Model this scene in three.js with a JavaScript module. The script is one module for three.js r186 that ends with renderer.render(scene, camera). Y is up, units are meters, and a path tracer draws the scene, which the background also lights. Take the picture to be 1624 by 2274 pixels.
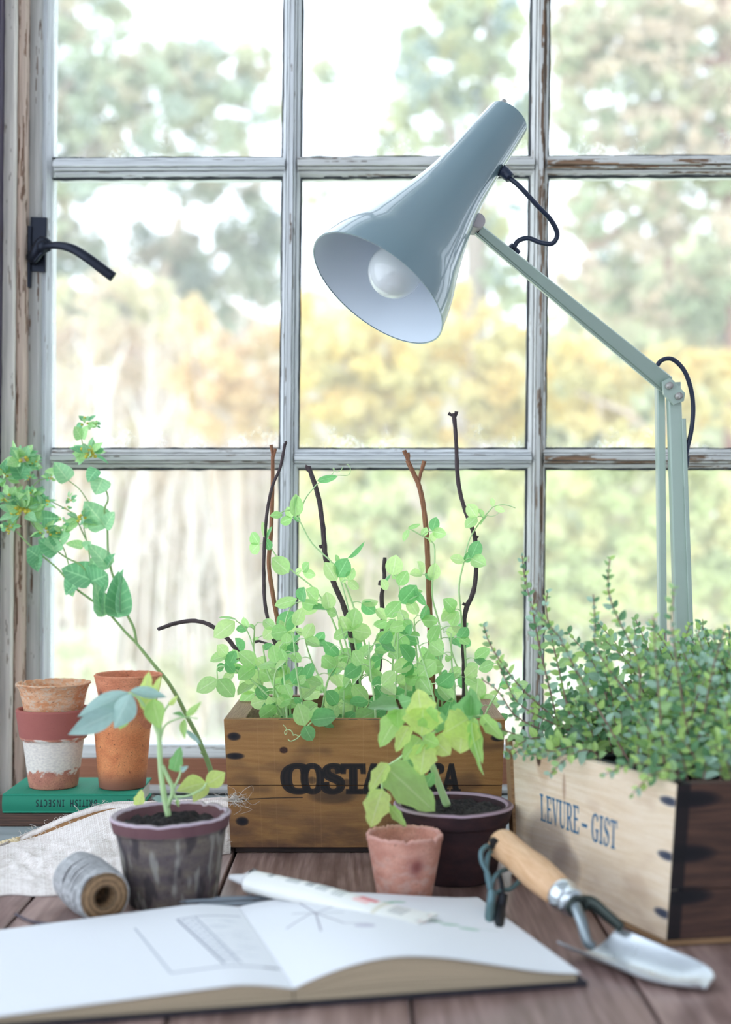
import * as THREE from 'three';
import { RoundedBoxGeometry } from 'three/addons/geometries/RoundedBoxGeometry.js';
import { mergeGeometries, mergeVertices, toCreasedNormals } from 'three/addons/utils/BufferGeometryUtils.js';
import { createNoise2D, createNoise3D } from 'simplex-noise';

// ---------------------------------------------------------------- camera, sky, exposure
const F = 2900, CX = 812, HY = 1180, CAMY = 1.058, TABLE = 0.75;
const scene = new THREE.Scene();
const camera = new THREE.PerspectiveCamera(2 * Math.atan(1137 / F) * 180 / Math.PI, 1624 / 2274, 0.05, 200);
camera.position.set(0, CAMY, 0);
camera.setViewOffset(1624, 2274, 0, 1137 - HY, 1624, 2274);
camera.focus = 1.3;
camera.userData.fStop = 3.3;
camera.updateProjectionMatrix();
scene.background = new THREE.Color().setRGB(0.875, 0.985, 1.12);      // an even overcast sky
const renderer = new THREE.WebGLRenderer({ antialias: true });
renderer.toneMapping = THREE.LinearToneMapping;
renderer.toneMappingExposure = 2.75;
renderer.shadowMap.enabled = true;

// ---------------------------------------------------------------- helpers
function mulberry(a) { return () => { a |= 0; a = a + 0x6D2B79F5 | 0; let t = Math.imul(a ^ a >>> 15, 1 | a); t = t + Math.imul(t ^ t >>> 7, 61 | t) ^ t; return ((t ^ t >>> 14) >>> 0) / 4294967296; }; }
let rnd = mulberry(7);
const R = (a, b) => a + (b - a) * rnd();
const n2 = createNoise2D(mulberry(11)), n3 = createNoise3D(mulberry(12));
const fbm = (x, y, o = 4) => { let s = 0, a = 0.5, f = 1; for (let i = 0; i < o; i++) { s += a * n2(x * f + i * 17.3, y * f - i * 9.1); a *= 0.5; f *= 2.03; } return s; };
const clamp = THREE.MathUtils.clamp, lerp = THREE.MathUtils.lerp, sst = THREE.MathUtils.smoothstep;
const V = (x, y, z) => new THREE.Vector3(x, y, z);
const P = (x, y, d) => V((x - CX) / F * d, CAMY - (y - HY) / F * d, -d);          // the point seen at a pixel at a distance
const T = (x, y, h = 0) => P(x, y, (CAMY - TABLE - h) * F / (y - HY));            // the point seen at a pixel at a height above the table
const col = (h) => new THREE.Color(h);
const used = {};
const numbered = (n) => { const k = used[n] = (used[n] ?? -1) + 1; return k ? n + '_' + String(k).padStart(3, '0') : n; };
function tag(o, label, category, group, kind) { if (label) o.userData.label = label; if (category) o.userData.category = category; if (group) o.userData.group = group; if (kind) o.userData.kind = kind; return o; }
function thing(name, label, category, pos = V(0, 0, 0), group) { const o = new THREE.Group(); o.name = numbered(name); o.position.copy(pos); scene.add(o); return tag(o, label, category, group); }
function struct(name) { const o = new THREE.Group(); o.name = name; scene.add(o); o.userData.kind = 'structure'; return o; }
const worldPos = (o) => { const p = V(0, 0, 0); for (let q = o; q && q !== scene; q = q.parent) p.add(q.position); return p; };
// a geometry given in world coordinates becomes a mesh under its parent (parents are only moved, never turned)
function part(parent, name, geo, mat, label) {
  const g = Array.isArray(geo) ? merge(geo) : geo, m = new THREE.Mesh(g, mat);
  m.name = name; m.castShadow = m.receiveShadow = true;
  if (parent !== scene) m.position.copy(worldPos(parent)).negate();
  if (label) m.userData.label = label;
  parent.add(m); return m;
}
function merge(list) { return mergeGeometries(list.map((g) => { let q = g.index ? g.toNonIndexed() : g; if (!q.attributes.normal) q.computeVertexNormals(); if (!q.attributes.uv) q.setAttribute('uv', new THREE.BufferAttribute(new Float32Array(q.attributes.position.count * 2), 2)); for (const k of Object.keys(q.attributes)) if (!['position', 'normal', 'uv'].includes(k)) q.deleteAttribute(k); return q; })); }
const std = (o) => new THREE.MeshStandardMaterial({ side: THREE.DoubleSide, ...o });
const phy = (o) => new THREE.MeshPhysicalMaterial({ side: THREE.DoubleSide, ...o });

// textures
function tex(w, h, fn, o = {}) {
  const d = new Uint8Array(w * h * 4);
  for (let y = 0; y < h; y++) for (let x = 0; x < w; x++) {
    const c = fn(x / w, y / h, x, y), i = (y * w + x) * 4;
    if (typeof c === 'number') d[i] = d[i + 1] = d[i + 2] = clamp(c * 255, 0, 255); else { d[i] = clamp(c[0], 0, 255); d[i + 1] = clamp(c[1], 0, 255); d[i + 2] = clamp(c[2], 0, 255); }
    d[i + 3] = 255;
  }
  return finish(new THREE.DataTexture(d, w, h), o);
}
function finish(t, o = {}) {
  t.magFilter = THREE.LinearFilter; t.wrapS = t.wrapT = o.clamp ? THREE.ClampToEdgeWrapping : THREE.RepeatWrapping;
  if (o.srgb !== false) t.colorSpace = THREE.SRGBColorSpace;
  if (o.rep) t.repeat.set(o.rep[0], o.rep[1]);
  t.needsUpdate = true; return t;
}
function canvasTex(w, h, draw, o) { const c = document.createElement('canvas'); c.width = w; c.height = h; const x = c.getContext('2d'); draw(x, w, h); return finish(new THREE.CanvasTexture(c), o); }
const hex3 = (h) => { const n = parseInt(h.slice(1), 16); return [n >> 16, n >> 8 & 255, n & 255]; };
const mix3 = (a, b, t) => [lerp(a[0], b[0], t), lerp(a[1], b[1], t), lerp(a[2], b[2], t)];
// grain along u
function woodPix(u, v, a, b, seed, fine = 1) {
  const w = n2(u * 1.5 + seed, v * 3 + seed) * 0.12, g = fbm(u * 2.5 + seed, (v + w * 0.3) * 26 * fine + seed, 4), s = fbm(u * 12 + seed, v * 150 * fine, 2);
  return mix3(a, b, clamp(0.5 + g * 0.75 + s * 0.35, 0, 1));
}
function woodTex(a, b, seed, o = {}) { const A = hex3(a), B = hex3(b); return tex(o.w ?? 512, o.h ?? 256, (u, v) => { let c = woodPix(u, v, A, B, seed, o.fine ?? 1); if (o.stain) { const m = sst(fbm(u * 3 + seed * 2, v * 3), 0.05, 0.5) * o.stain; c = mix3(c, hex3(o.stainColor ?? '#2a1c18'), m); } return c; }, o); }
// paint flaking from wood: u along the bar, v across it
function peelTex(paint, wood, seed, amount, o = {}) {
  const A = hex3(paint), B = hex3(wood), B2 = B.map((x) => x * 0.55);
  return tex(1024, 128, (u, v) => {
    const k = o.across ? o.across(v) : 0, m = fbm(u * 8 + seed, v * 13 + seed, 4) + fbm(u * 46 + seed, v * 34, 3) * 0.4, cut = 0.62 - amount - k;
    const p = mix3(A, A.map((x) => x * 0.8), clamp(0.4 + fbm(u * 7 + seed, v * 30, 4) * 0.6, 0, 1));
    const w = woodPix(u, v * 0.4, B, B2, seed + 5);
    const t = sst(m, cut - 0.03, cut + 0.03), edge = sst(m, cut - 0.09, cut - 0.03) * (1 - t);
    return mix3(mix3(p, B2, edge * 0.45), w, t);
  }, o);
}

// geometry
function tube(points, radius, o = {}) {
  const c = points.length > 2 || o.curve ? new THREE.CatmullRomCurve3(points, false, 'centripetal') : new THREE.LineCurve3(points[0], points[1]);
  const n = o.n ?? Math.max(4, points.length * 5), s = o.s ?? 7, fr = c.computeFrenetFrames(n, false), pos = [], uv = [], idx = [], len = c.getLength();
  const rf = typeof radius === 'function' ? radius : (t) => Array.isArray(radius) ? lerp(radius[0], radius[1], t) : radius;
  for (let i = 0; i <= n; i++) {
    const t = i / n, p = c.getPointAt(t);
    for (let j = 0; j <= s; j++) {
      const a = j / s * Math.PI * 2; let r = rf(t, a);
      if (o.bump) r *= 1 + o.bump * n3(p.x * 260 + Math.cos(a) * 0.8, p.y * 260, p.z * 260 + Math.sin(a) * 0.8);
      const q = p.clone().addScaledVector(fr.normals[i], Math.cos(a) * r * (o.flat ?? 1)).addScaledVector(fr.binormals[i], Math.sin(a) * r);
      pos.push(q.x, q.y, q.z); uv.push(t * len, j / s);
    }
  }
  for (let i = 0; i < n; i++) for (let j = 0; j < s; j++) { const a = i * (s + 1) + j, b = a + s + 1; idx.push(a, a + 1, b, b, a + 1, b + 1); }
  for (const [e, f] of [[0, 1], [n, 0]]) { const k = pos.length / 3, p = c.getPointAt(e / n); pos.push(p.x, p.y, p.z); uv.push(0, 0); for (let j = 0; j < s; j++) { const a = e * (s + 1) + j; f ? idx.push(k, a + 1, a) : idx.push(k, a, a + 1); } }
  return buf(pos, uv, idx);
}
function buf(pos, uv, idx) { const g = new THREE.BufferGeometry(); g.setAttribute('position', new THREE.Float32BufferAttribute(pos, 3)); g.setAttribute('uv', new THREE.Float32BufferAttribute(uv, 2)); g.setIndex(idx); g.computeVertexNormals(); return g; }
function sheet(nu, nv, fn) {
  const pos = [], uv = [], idx = [];
  for (let i = 0; i <= nu; i++) for (let j = 0; j <= nv; j++) { const p = fn(i / nu, j / nv); pos.push(p.x, p.y, p.z); uv.push(i / nu, j / nv); }
  for (let i = 0; i < nu; i++) for (let j = 0; j < nv; j++) { const a = i * (nv + 1) + j, b = a + nv + 1; idx.push(a, b, a + 1, b, b + 1, a + 1); }
  return buf(pos, uv, idx);
}
// a sheet with an underside and closed rims; under(p, u, v) gives the lower surface
function slabSheet(nu, nv, fn, under) {
  const top = sheet(nu, nv, fn), bot = sheet(nu, nv, (u, v) => under(fn(u, v), u, v)), rim = (a, n) => sheet(n, 1, (t, s) => { const [u, v] = a(t), p = fn(u, v); return s ? under(p, u, v) : p; });
  return merge([top, bot, rim((t) => [t, 0], nu), rim((t) => [t, 1], nu), rim((t) => [0, t], nv), rim((t) => [1, t], nv)]);
}
// a straight bar with a moulded section ([across, towards the room]) from p0 to p1, a little uneven
function bar(p0, p1, section, o = {}) {
  const n = o.n ?? 24, dir = p1.clone().sub(p0), len = dir.length(); dir.normalize();
  const face = o.face ?? V(0, 0, 1), across = V(0, 0, 0).crossVectors(face, dir).normalize().multiplyScalar(-1), out = V(0, 0, 0).crossVectors(across, dir).normalize(); if (out.dot(face) < 0) out.negate();
  const per = [0]; for (let k = 0; k < section.length; k++) { const a = section[k], b = section[(k + 1) % section.length]; per.push(per[k] + Math.hypot(a[0] - b[0], a[1] - b[1])); }
  const pos = [], uv = [], m = section.length, at = (i, k) => {
    const t = i / n, s = section[k % m], j = (o.jit ?? 0.0004), p = p0.clone().addScaledVector(dir, t * len).addScaledVector(across, s[0] + j * n2(t * len * 40 + (o.seed ?? 0), k * 1.7)).addScaledVector(out, s[1] + j * n2(t * len * 40, k * 2.3 + 50 + (o.seed ?? 0)));
    return p;
  };
  const tri = (a, b, c, ua, ub, uc) => { for (const p of [a, b, c]) pos.push(p.x, p.y, p.z); for (const q of [ua, ub, uc]) uv.push(q[0], q[1]); };
  for (let i = 0; i < n; i++) for (let k = 0; k < m; k++) {
    const a = at(i, k), b = at(i + 1, k), c = at(i, k + 1), d = at(i + 1, k + 1), u0 = i / n * len, u1 = (i + 1) / n * len, v0 = per[k] / per[m], v1 = per[k + 1] / per[m];
    tri(a, b, c, [u0, v0], [u1, v0], [u0, v1]); tri(b, d, c, [u1, v0], [u1, v1], [u0, v1]);
  }
  for (const i of [0, n]) { const shp = section.map((s) => new THREE.Vector2(s[0], s[1])); for (const f of THREE.ShapeUtils.triangulateShape(shp, [])) tri(at(i, f[0]), at(i, f[1]), at(i, f[2]), [0, 0], [0, 0.1], [0.1, 0]); }
  const g = new THREE.BufferGeometry(); g.setAttribute('position', new THREE.Float32BufferAttribute(pos, 3)); g.setAttribute('uv', new THREE.Float32BufferAttribute(uv, 2)); g.computeVertexNormals();
  return toCreasedNormals(mergeVertices(g, 1e-6), 0.5);
}
const boxSection = (w, d0, d1, b = 0.0012) => [[-w, d0 + b], [-w, d1 - b], [-w + b, d1], [w - b, d1], [w, d1 - b], [w, d0 + b], [w - b, d0], [-w + b, d0]];
// a rounded box with uv in metres, its grain along the longest side
function box(w, h, d, x, y, z, r = 0.002, off = 0) {
  const g = new RoundedBoxGeometry(w, h, d, 2, Math.min(r, w / 2.1, h / 2.1, d / 2.1)), p = g.attributes.position, n = g.attributes.normal, uv = g.attributes.uv, L = [w, h, d], ax = L.indexOf(Math.max(...L));
  for (let i = 0; i < p.count; i++) {
    const c = [p.getX(i), p.getY(i), p.getZ(i)], m = [Math.abs(n.getX(i)), Math.abs(n.getY(i)), Math.abs(n.getZ(i))], k = m.indexOf(Math.max(...m));
    const o = [0, 1, 2].filter((q) => q !== k), ua = o.includes(ax) ? ax : o[0], va = o.find((q) => q !== ua);
    uv.setXY(i, c[ua] + off, c[va] + off * 0.37);
  }
  return g.translate(x, y, z);
}
// a board given by its outer face (bottom left, bottom right, top right, top left) and the way inwards; uv over [u0,u1] x [v0,v1]
function board(bl, br, tr, tl, inward, uvr = [0, 1, 0, 1], n = 6) {
  const f = (u, v) => bl.clone().lerp(br, u).lerp(tl.clone().lerp(tr, u), v), g = slabSheet(n, 2, f, (p) => p.clone().add(inward)), uv = g.attributes.uv;
  for (let i = 0; i < uv.count; i++) uv.setXY(i, lerp(uvr[0], uvr[1], uv.getX(i)), lerp(uvr[2], uvr[3], uv.getY(i)));
  g.computeVertexNormals(); return g;
}
function lathe(prof, seg, o = {}) {                                // profile [radius, height]; uv = turn, height over total
  const g = new THREE.LatheGeometry(prof.map((p) => new THREE.Vector2(Math.max(p[0], 1e-5), p[1])), seg), p = g.attributes.position, uv = g.attributes.uv, H = Math.max(...prof.map((q) => q[1]));
  for (let i = 0; i < p.count; i++) uv.setY(i, p.getY(i) / H);
  g.rotateY(Math.PI);
  if (o.warp) { for (let i = 0; i < p.count; i++) { const v = V(p.getX(i), p.getY(i), p.getZ(i)); o.warp(v); p.setXYZ(i, v.x, v.y, v.z); } }
  g.computeVertexNormals(); { const n = g.attributes.normal, m = prof.length; for (let k = 0; k < m; k++) { const a = k, b = seg * m + k, v = V(n.getX(a) + n.getX(b), n.getY(a) + n.getY(b), n.getZ(a) + n.getZ(b)).normalize(); n.setXYZ(a, v.x, v.y, v.z); n.setXYZ(b, v.x, v.y, v.z); } }
  return g;
}
// a unit leaf: stalk end at the origin, tip at y = 1, half width w(t), folded and curled
function leafGeo(w, o = {}) {
  const n = o.n ?? 6, c = o.c ?? 4, y0 = o.y0 ?? 0;
  const g = sheet(n, c, (t, s) => { const x = (s - 0.5) * 2, hw = w(t), y = lerp(y0, 1, t); return V(x * hw, y - (o.sag ?? 0) * 0.12 * t * t * 3 - (o.back ?? 0) * x * x * hw, (o.fold ?? 0.3) * Math.abs(x) * hw - (o.curl ?? 0.15) * Math.sin(t * Math.PI * 0.5) * t + (o.wave ?? 0) * Math.sin(t * 13 + x * 2) * Math.abs(x)); });
  const uv = g.attributes.uv; for (let i = 0; i < uv.count; i++) uv.setXY(i, uv.getY(i), uv.getX(i));
  return g;
}
// a leaf mesh from its stalk end to its tip; roll turns it about its own length (0 shows its face to the room)
function leaf(parent, geo, mat, base, tip, width, roll = 0, name = 'leaf') {
  const m = new THREE.Mesh(geo, mat), y = tip.clone().sub(base), len = y.length(); y.normalize();
  let z = V(0, 0.35, 1); z.addScaledVector(y, -z.dot(y)).normalize(); const x = V(0, 0, 0).crossVectors(y, z);
  const q = new THREE.Quaternion().setFromRotationMatrix(new THREE.Matrix4().makeBasis(x, y, z)).multiply(new THREE.Quaternion().setFromAxisAngle(V(0, 1, 0), roll));
  m.quaternion.copy(q); m.scale.set(width, len, (width + len) / 2); m.position.copy(base).sub(worldPos(parent));
  m.name = name; m.castShadow = m.receiveShadow = true; parent.add(m); return m;
}
function leafTex(a, b, seed, veins = 1) {
  const A = hex3(a), B = hex3(b);
  return tex(96, 96, (u, v) => { const x = Math.abs(u - 0.5) * 2, mid = 1 - sst(x, 0.02, 0.09), side = veins ? Math.pow(Math.abs(Math.sin((v * 5.5 - x * 1.3) * Math.PI)), 14) * 0.5 * veins : 0; return mix3(mix3(A, A.map((q) => q * 0.95), clamp(0.5 + fbm(u * 4 + seed, v * 4, 3), 0, 1)), B, clamp(mid * 0.8 + side, 0, 1)); });
}

// ---------------------------------------------------------------- the room
const plaster = std({ color: col('#d4d6da'), roughness: 0.95 });
const floorMat = std({ map: woodTex('#6b4a36', '#4a3226', 3, { rep: [1, 2] }), roughness: 0.6 });
const DW = 1.55, WL = -0.46, WR = 1.42, WT = 2.52, WB = 0.60;        // the window wall and its opening
part(scene, 'floor', box(2.9, 0.1, 4.7, 0.25, -0.05, 0.75, 0.004), floorMat).userData.kind = 'structure';
{
  const front = struct('wall_front');
  part(front, 'wall_section', box(0.62, 2.8, 0.16, WL - 0.33, 1.4, -DW - 0.02, 0.004), plaster);
  part(front, 'wall_section', box(0.2, 2.8, 0.16, WR + 0.11, 1.4, -DW - 0.02, 0.004), plaster);
  part(front, 'wall_section', box(WR - WL, 0.26, 0.16, (WL + WR) / 2, WT + 0.15, -DW - 0.02, 0.004), plaster);
  part(front, 'wall_section', box(WR - WL, WB + 0.06, 0.16, (WL + WR) / 2, WB / 2 - 0.03, -DW - 0.02, 0.004), plaster);
  const frameMat = std({ color: col('#d8d8d4'), roughness: 0.6 }), pane = phy({ color: 0xffffff, transmission: 1, thickness: 0, roughness: 0, ior: 1.5 });
  const openWall = (name, win, horiz, at, a0, a1, o0, o1, y0, y1, mats) => {   // a wall with one glazed opening
    const w = struct(name), add = (p0, p1, b0, b1) => part(w, 'wall_section', horiz ? box(p1 - p0, b1 - b0, 0.12, (p0 + p1) / 2, (b0 + b1) / 2, at, 0.004) : box(0.12, b1 - b0, p1 - p0, at, (b0 + b1) / 2, (p0 + p1) / 2, 0.004), plaster);
    add(a0, o0, 0, 2.8); add(o1, a1, 0, 2.8); add(o0, o1, 0, y0); add(o0, o1, y1, 2.8);
    const g = struct(win), cnt = 3, st = (o1 - o0) / cnt;
    for (let i = 0; i <= cnt; i++) part(g, 'mullion', horiz ? box(0.05, y1 - y0, 0.06, o0 + i * st, (y0 + y1) / 2, at, 0.004) : box(0.06, y1 - y0, 0.05, at, (y0 + y1) / 2, o0 + i * st, 0.004), frameMat);
    for (const y of [y0, (y0 + y1) / 2, y1]) part(g, 'rail', horiz ? box(o1 - o0, 0.05, 0.06, (o0 + o1) / 2, y, at, 0.004) : box(0.06, 0.05, o1 - o0, at, y, (o0 + o1) / 2, 0.004), frameMat);
    for (let i = 0; i < cnt; i++) part(g, 'pane', horiz ? new THREE.PlaneGeometry(st, y1 - y0).translate(o0 + (i + 0.5) * st, (y0 + y1) / 2, at) : new THREE.PlaneGeometry(st, y1 - y0).rotateY(Math.PI / 2).translate(at, (y0 + y1) / 2, o0 + (i + 0.5) * st), pane);
  };
  openWall('wall_left', 'window_2', false, -1.14, -1.63, 3.1, -1.4, 2.4, 0.6, 2.68);
  openWall('wall_back', 'window_3', true, 3.04, -1.2, 1.7, -0.95, 1.5, 0.8, 2.6);
  part(scene, 'wall_right', box(0.12, 2.8, 4.7, 1.68, 1.4, 0.75, 0.004), plaster).userData.kind = 'structure';
  part(scene, 'ceiling', box(2.96, 0.1, 4.8, 0.25, 2.85, 0.75, 0.004), plaster).userData.kind = 'structure';
}

// ---------------------------------------------------------------- the old sash window
const W = (x, y, d = DW) => P(x, y, d);
const paintA = std({ map: peelTex('#e4e6e8', '#8d7c70', 1, -0.02, { rep: [0.8, 1] }), roughness: 0.75 });
const paintB = std({ map: peelTex('#dcdbd8', '#957c6c', 2, 0.08, { rep: [0.8, 1] }), roughness: 0.75 });
const paintC = std({ map: peelTex('#e0dfdc', '#9c7a60', 3, 0.04, { rep: [0.8, 1], across: (v) => sst(v, 0.3, 0.45) * (1 - sst(v, 0.62, 0.7)) * 0.5 }), roughness: 0.75 });
const bareWood = std({ map: woodTex('#c98f74', '#a06a52', 8, { rep: [3, 9] }), roughness: 0.8 });
const stileMat = std({ map: peelTex('#c8c5c0', '#86695a', 5, 0.14, { rep: [0.7, 1] }), roughness: 0.8 });
const puttyMat = std({ color: col('#35383d'), roughness: 0.9 });
const halfM = (w) => [[w, -0.02], [w, 0.0015], [0.9 * w, 0.003], [0.86 * w, 0.0075], [0.72 * w, 0.009], [0.6 * w, 0.0105], [0.56 * w, 0.0065], [0.5 * w, 0.0065], [0.47 * w, 0.0145], [0.36 * w, 0.0158], [0.31 * w, 0.0162], [0.29 * w, 0.0125], [0.23 * w, 0.0125], [0.21 * w, 0.0205]];
const muntin = (w) => [...halfM(w).map((p) => [-p[0], p[1]]), ...halfM(w).reverse()];
const puttyStrip = (w, s) => [[s * (w - 0.0004), -0.004], [s * (w + 0.0017), -0.004], [s * (w + 0.0015), 0.0008], [s * (w - 0.0004), 0.0026]];
{
  const win = struct('window_1');
  // vertical bars: pixel x at the top (y = 0) and at y = 1658; beyond the frame they repeat at the same spacing
  const lean = (xt, xb) => (y) => lerp(xt, xb, y / 1658);
  const yTop = -1690, yBot = 1664;
  const vx = [lean(652, 636), lean(1201, 1184), lean(1748, 1731), lean(2295, 2278), lean(2842, 2825)];
  const hy = [(x) => 375 - x * 0.004, () => 1019, (x) => -270 - x * 0.004, (x) => -914 - x * 0.004];
  vx.forEach((f, i) => part(win, 'muntin', bar(W(f(yBot), yBot), W(f(yTop), yTop), muntin(i === 1 ? 0.0106 : 0.0108), { n: 70, seed: i * 9 }), i === 1 ? paintC : i === 0 ? paintA : paintB));
  const edges = [lean(116, 100), ...vx, lean(3360, 3343)];
  hy.forEach((f, r) => { for (let c = 0; c < edges.length - 1; c++) { const xa = edges[c](f(0)) + 14, xb = edges[c + 1](f(0)) - 14; part(win, 'muntin', bar(W(xa, f(xa)), W(xb, f(xb)), muntin(0.0118), { n: 20, seed: r * 13 + c * 5 }), (r + c) % 3 === 1 ? paintB : c === 2 ? paintC : paintA); } });
  const putty = [];
  vx.forEach((f, i) => { for (const s of [-1, 1]) putty.push(bar(W(f(yBot), yBot), W(f(yTop), yTop), puttyStrip(0.0107, s), { n: 90, jit: 0.0008, seed: i * 3 + s })); });
  hy.forEach((f, r) => { for (const s of [-1, 1]) putty.push(bar(W(116, f(116)), W(3360, f(3360)), puttyStrip(0.0117, s), { n: 120, jit: 0.0008, seed: r * 7 + s })); });
  putty.forEach((g) => part(win, 'putty', g, puttyMat));
  // panes, each a sheet of old glass with dust along its lower edge
  const dust = (seed) => tex(256, 256, (u, v) => { const lo = 1 - sst(v + fbm(u * 5 + seed, v * 6) * 0.12, 0.0, 0.09), side = 1 - sst(Math.min(u, 1 - u) + fbm(u * 9, v * 9 + seed) * 0.03, 0, 0.03), sp = fbm(u * 60 + seed, v * 60, 2) > 0.52 ? 0.4 : 0; return 0.36 + clamp(lo * (0.22 + 0.35 * fbm(u * 40 + seed, v * 40, 3)) + side * 0.22 + sp * lo * 0.5, 0, 0.45); }, { srgb: false });
  const glass = [0, 1, 2].map((k) => phy({ color: 0xffffff, transmission: 1, thickness: 0, roughness: 1, roughnessMap: dust(k * 7 + 1), ior: 1.45 }));
  const rows = [(x) => yTop, hy[3], hy[2], hy[0], hy[1], () => yBot];
  for (let r = 0; r < rows.length - 1; r++) for (let c = 0; c < edges.length - 1; c++) {
    const q = (e, f) => W(e(f(0)), f(e(0)), DW + 0.004), A = q(edges[c], rows[r + 1]), B = q(edges[c + 1], rows[r + 1]), C = q(edges[c + 1], rows[r]), D = q(edges[c], rows[r]);
    part(win, 'pane', sheet(1, 1, (u, v) => A.clone().lerp(B, u).lerp(D.clone().lerp(C, u), v)), glass[(r + c) % 3]);
  }
  // left stile with its moulding
  part(win, 'stile', bar(W(66, yBot + 90, DW - 0.002), W(86, yTop, DW - 0.002), boxSection(0.0128, -0.03, 0.012, 0.002), { n: 80, jit: 0.0006, seed: 3 }), stileMat);
  const ov = [[-0.009, -0.02], [-0.009, 0.010], [-0.006, 0.013], [-0.004, 0.010], [0, 0.008], [0.002, 0.0095], [0.004, 0.006], [0.007, 0.002], [0.0075, -0.02]];
  part(win, 'stile_moulding', bar(W(96, yBot), W(117, yTop), ov, { n: 80, seed: 33 }), paintA);
  part(win, 'stile', bar(W(3362, yBot + 90), W(3378, yTop), boxSection(0.03, -0.03, 0.012, 0.002), { n: 10, seed: 4 }), stileMat);
  part(win, 'bottom_rail_moulding', bar(W(86, 1667), W(3400, 1668), [[-0.007, -0.02], [-0.007, 0.001], [-0.004, 0.004], [0, 0.009], [0.005, 0.013], [0.007, 0.012], [0.007, -0.02]], { n: 60, seed: 41 }), paintA);
  part(win, 'bottom_rail', bar(W(70, 1716), W(3400, 1716), boxSection(0.0205, -0.03, 0.013, 0.002), { n: 60, jit: 0.0006, seed: 42 }), bareWood);
  part(win, 'top_rail', bar(W(60, yTop), W(3420, yTop), boxSection(0.03, -0.03, 0.013), { n: 6 }), paintA);
  // iron casement fastener
  const iron = std({ color: col('#1d2230'), metalness: 0.55, roughness: 0.42 });
  const lt = new THREE.Group(); lt.name = 'window_latch'; lt.userData.label = 'black iron window latch with a curved drooping handle'; lt.position.copy(W(86, 556, DW - 0.02)); win.add(lt);
  part(lt, 'back_plate', bar(W(84, 604, DW - 0.014), W(88, 484, DW - 0.014), boxSection(0.0095, -0.003, 0.004, 0.001), { n: 6, jit: 0.0002 }), iron);
  part(lt, 'keeper', bar(W(66, 640, DW - 0.014), W(69, 505, DW - 0.014), boxSection(0.0022, -0.004, 0.008, 0.0008), { n: 6 }), iron);
  part(lt, 'pivot_block', [tube([W(72, 575, DW - 0.02), W(80, 562, DW - 0.027), W(94, 536, DW - 0.03), W(110, 545, DW - 0.032)], (t) => 0.0085 - 0.003 * t, { s: 10, n: 14 }), new THREE.SphereGeometry(0.0075, 16, 12).translate(...W(96, 548, DW - 0.034).toArray()), tube([W(76, 582, DW - 0.03), W(92, 564, DW - 0.034), W(112, 552, DW - 0.034)], 0.0024, { n: 12 })], iron);
  const hp = [W(98, 547, DW - 0.036), W(130, 545, DW - 0.045), W(160, 552, DW - 0.05), W(195, 573, DW - 0.052), W(228, 598, DW - 0.05), W(252, 616, DW - 0.048)];
  part(lt, 'handle', tube(hp, (t) => 0.0036 + 0.0014 * Math.sin(t * 3) + 0.0022 * t * t, { s: 12, n: 40 }), iron);
}
{ // casing boards to the left of the window
  const tr1 = struct('trim_1'), cream = std({ map: peelTex('#f2e9de', '#b8a490', 7, 0.0, { rep: [0.7, 1] }), roughness: 0.8 }), brown = std({ map: peelTex('#d8bfae', '#9c7660', 9, 0.26, { rep: [0.8, 1] }), roughness: 0.75 });
  const bead = []; for (let k = 0; k <= 8; k++) bead.push([-0.0062 * Math.cos(k / 8 * Math.PI), 0.004 + 0.0075 * Math.sin(k / 8 * Math.PI)]); bead.push([0.0062, -0.05], [-0.0062, -0.05]);
  part(tr1, 'bead', bar(W(42, 1766, 1.53), W(62, -1400, 1.53), bead, { n: 70, seed: 61 }), brown);
  part(tr1, 'casing_board', bar(W(11, 1790, 1.52), W(35, -1400, 1.52), boxSection(0.0088, -0.06, 0.01, 0.002), { n: 70, jit: 0.0005, seed: 62 }), cream);
  const dark = std({ map: peelTex('#463a52', '#6a4a44', 12, 0.15, { rep: [1, 1] }), roughness: 0.6 });
  part(tr1, 'wall_board', bar(P(-59, 1790, 1.5), P(-31, -1400, 1.5), boxSection(0.0255, -0.02, 0.01, 0.002), { n: 70, jit: 0.0006, seed: 63 }), dark, 'dark purple brown painted board');
}
// grey window ledge, level with the table
const ledgeMat = std({ map: peelTex('#aab3b6', '#8b8f90', 14, 0.02, { rep: [1, 1] }), roughness: 0.65 });
part(scene, 'windowsill_1', [box(1.95, 0.03, 0.285, 0.45, TABLE - 0.015, -1.4335, 0.003), box(1.95, 0.12, 0.02, 0.45, TABLE - 0.09, -1.45, 0.003)], ledgeMat).userData.kind = 'structure';
part(scene, 'trim_2', bar(P(300, 1752, 1.53), P(2600, 1752, 1.53), [[-0.004, -0.02], [-0.004, 0.004], [0, 0.007], [0.004, 0.006], [0.005, -0.02]], { n: 30, seed: 71 }), paintA).userData.kind = 'structure';

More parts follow.
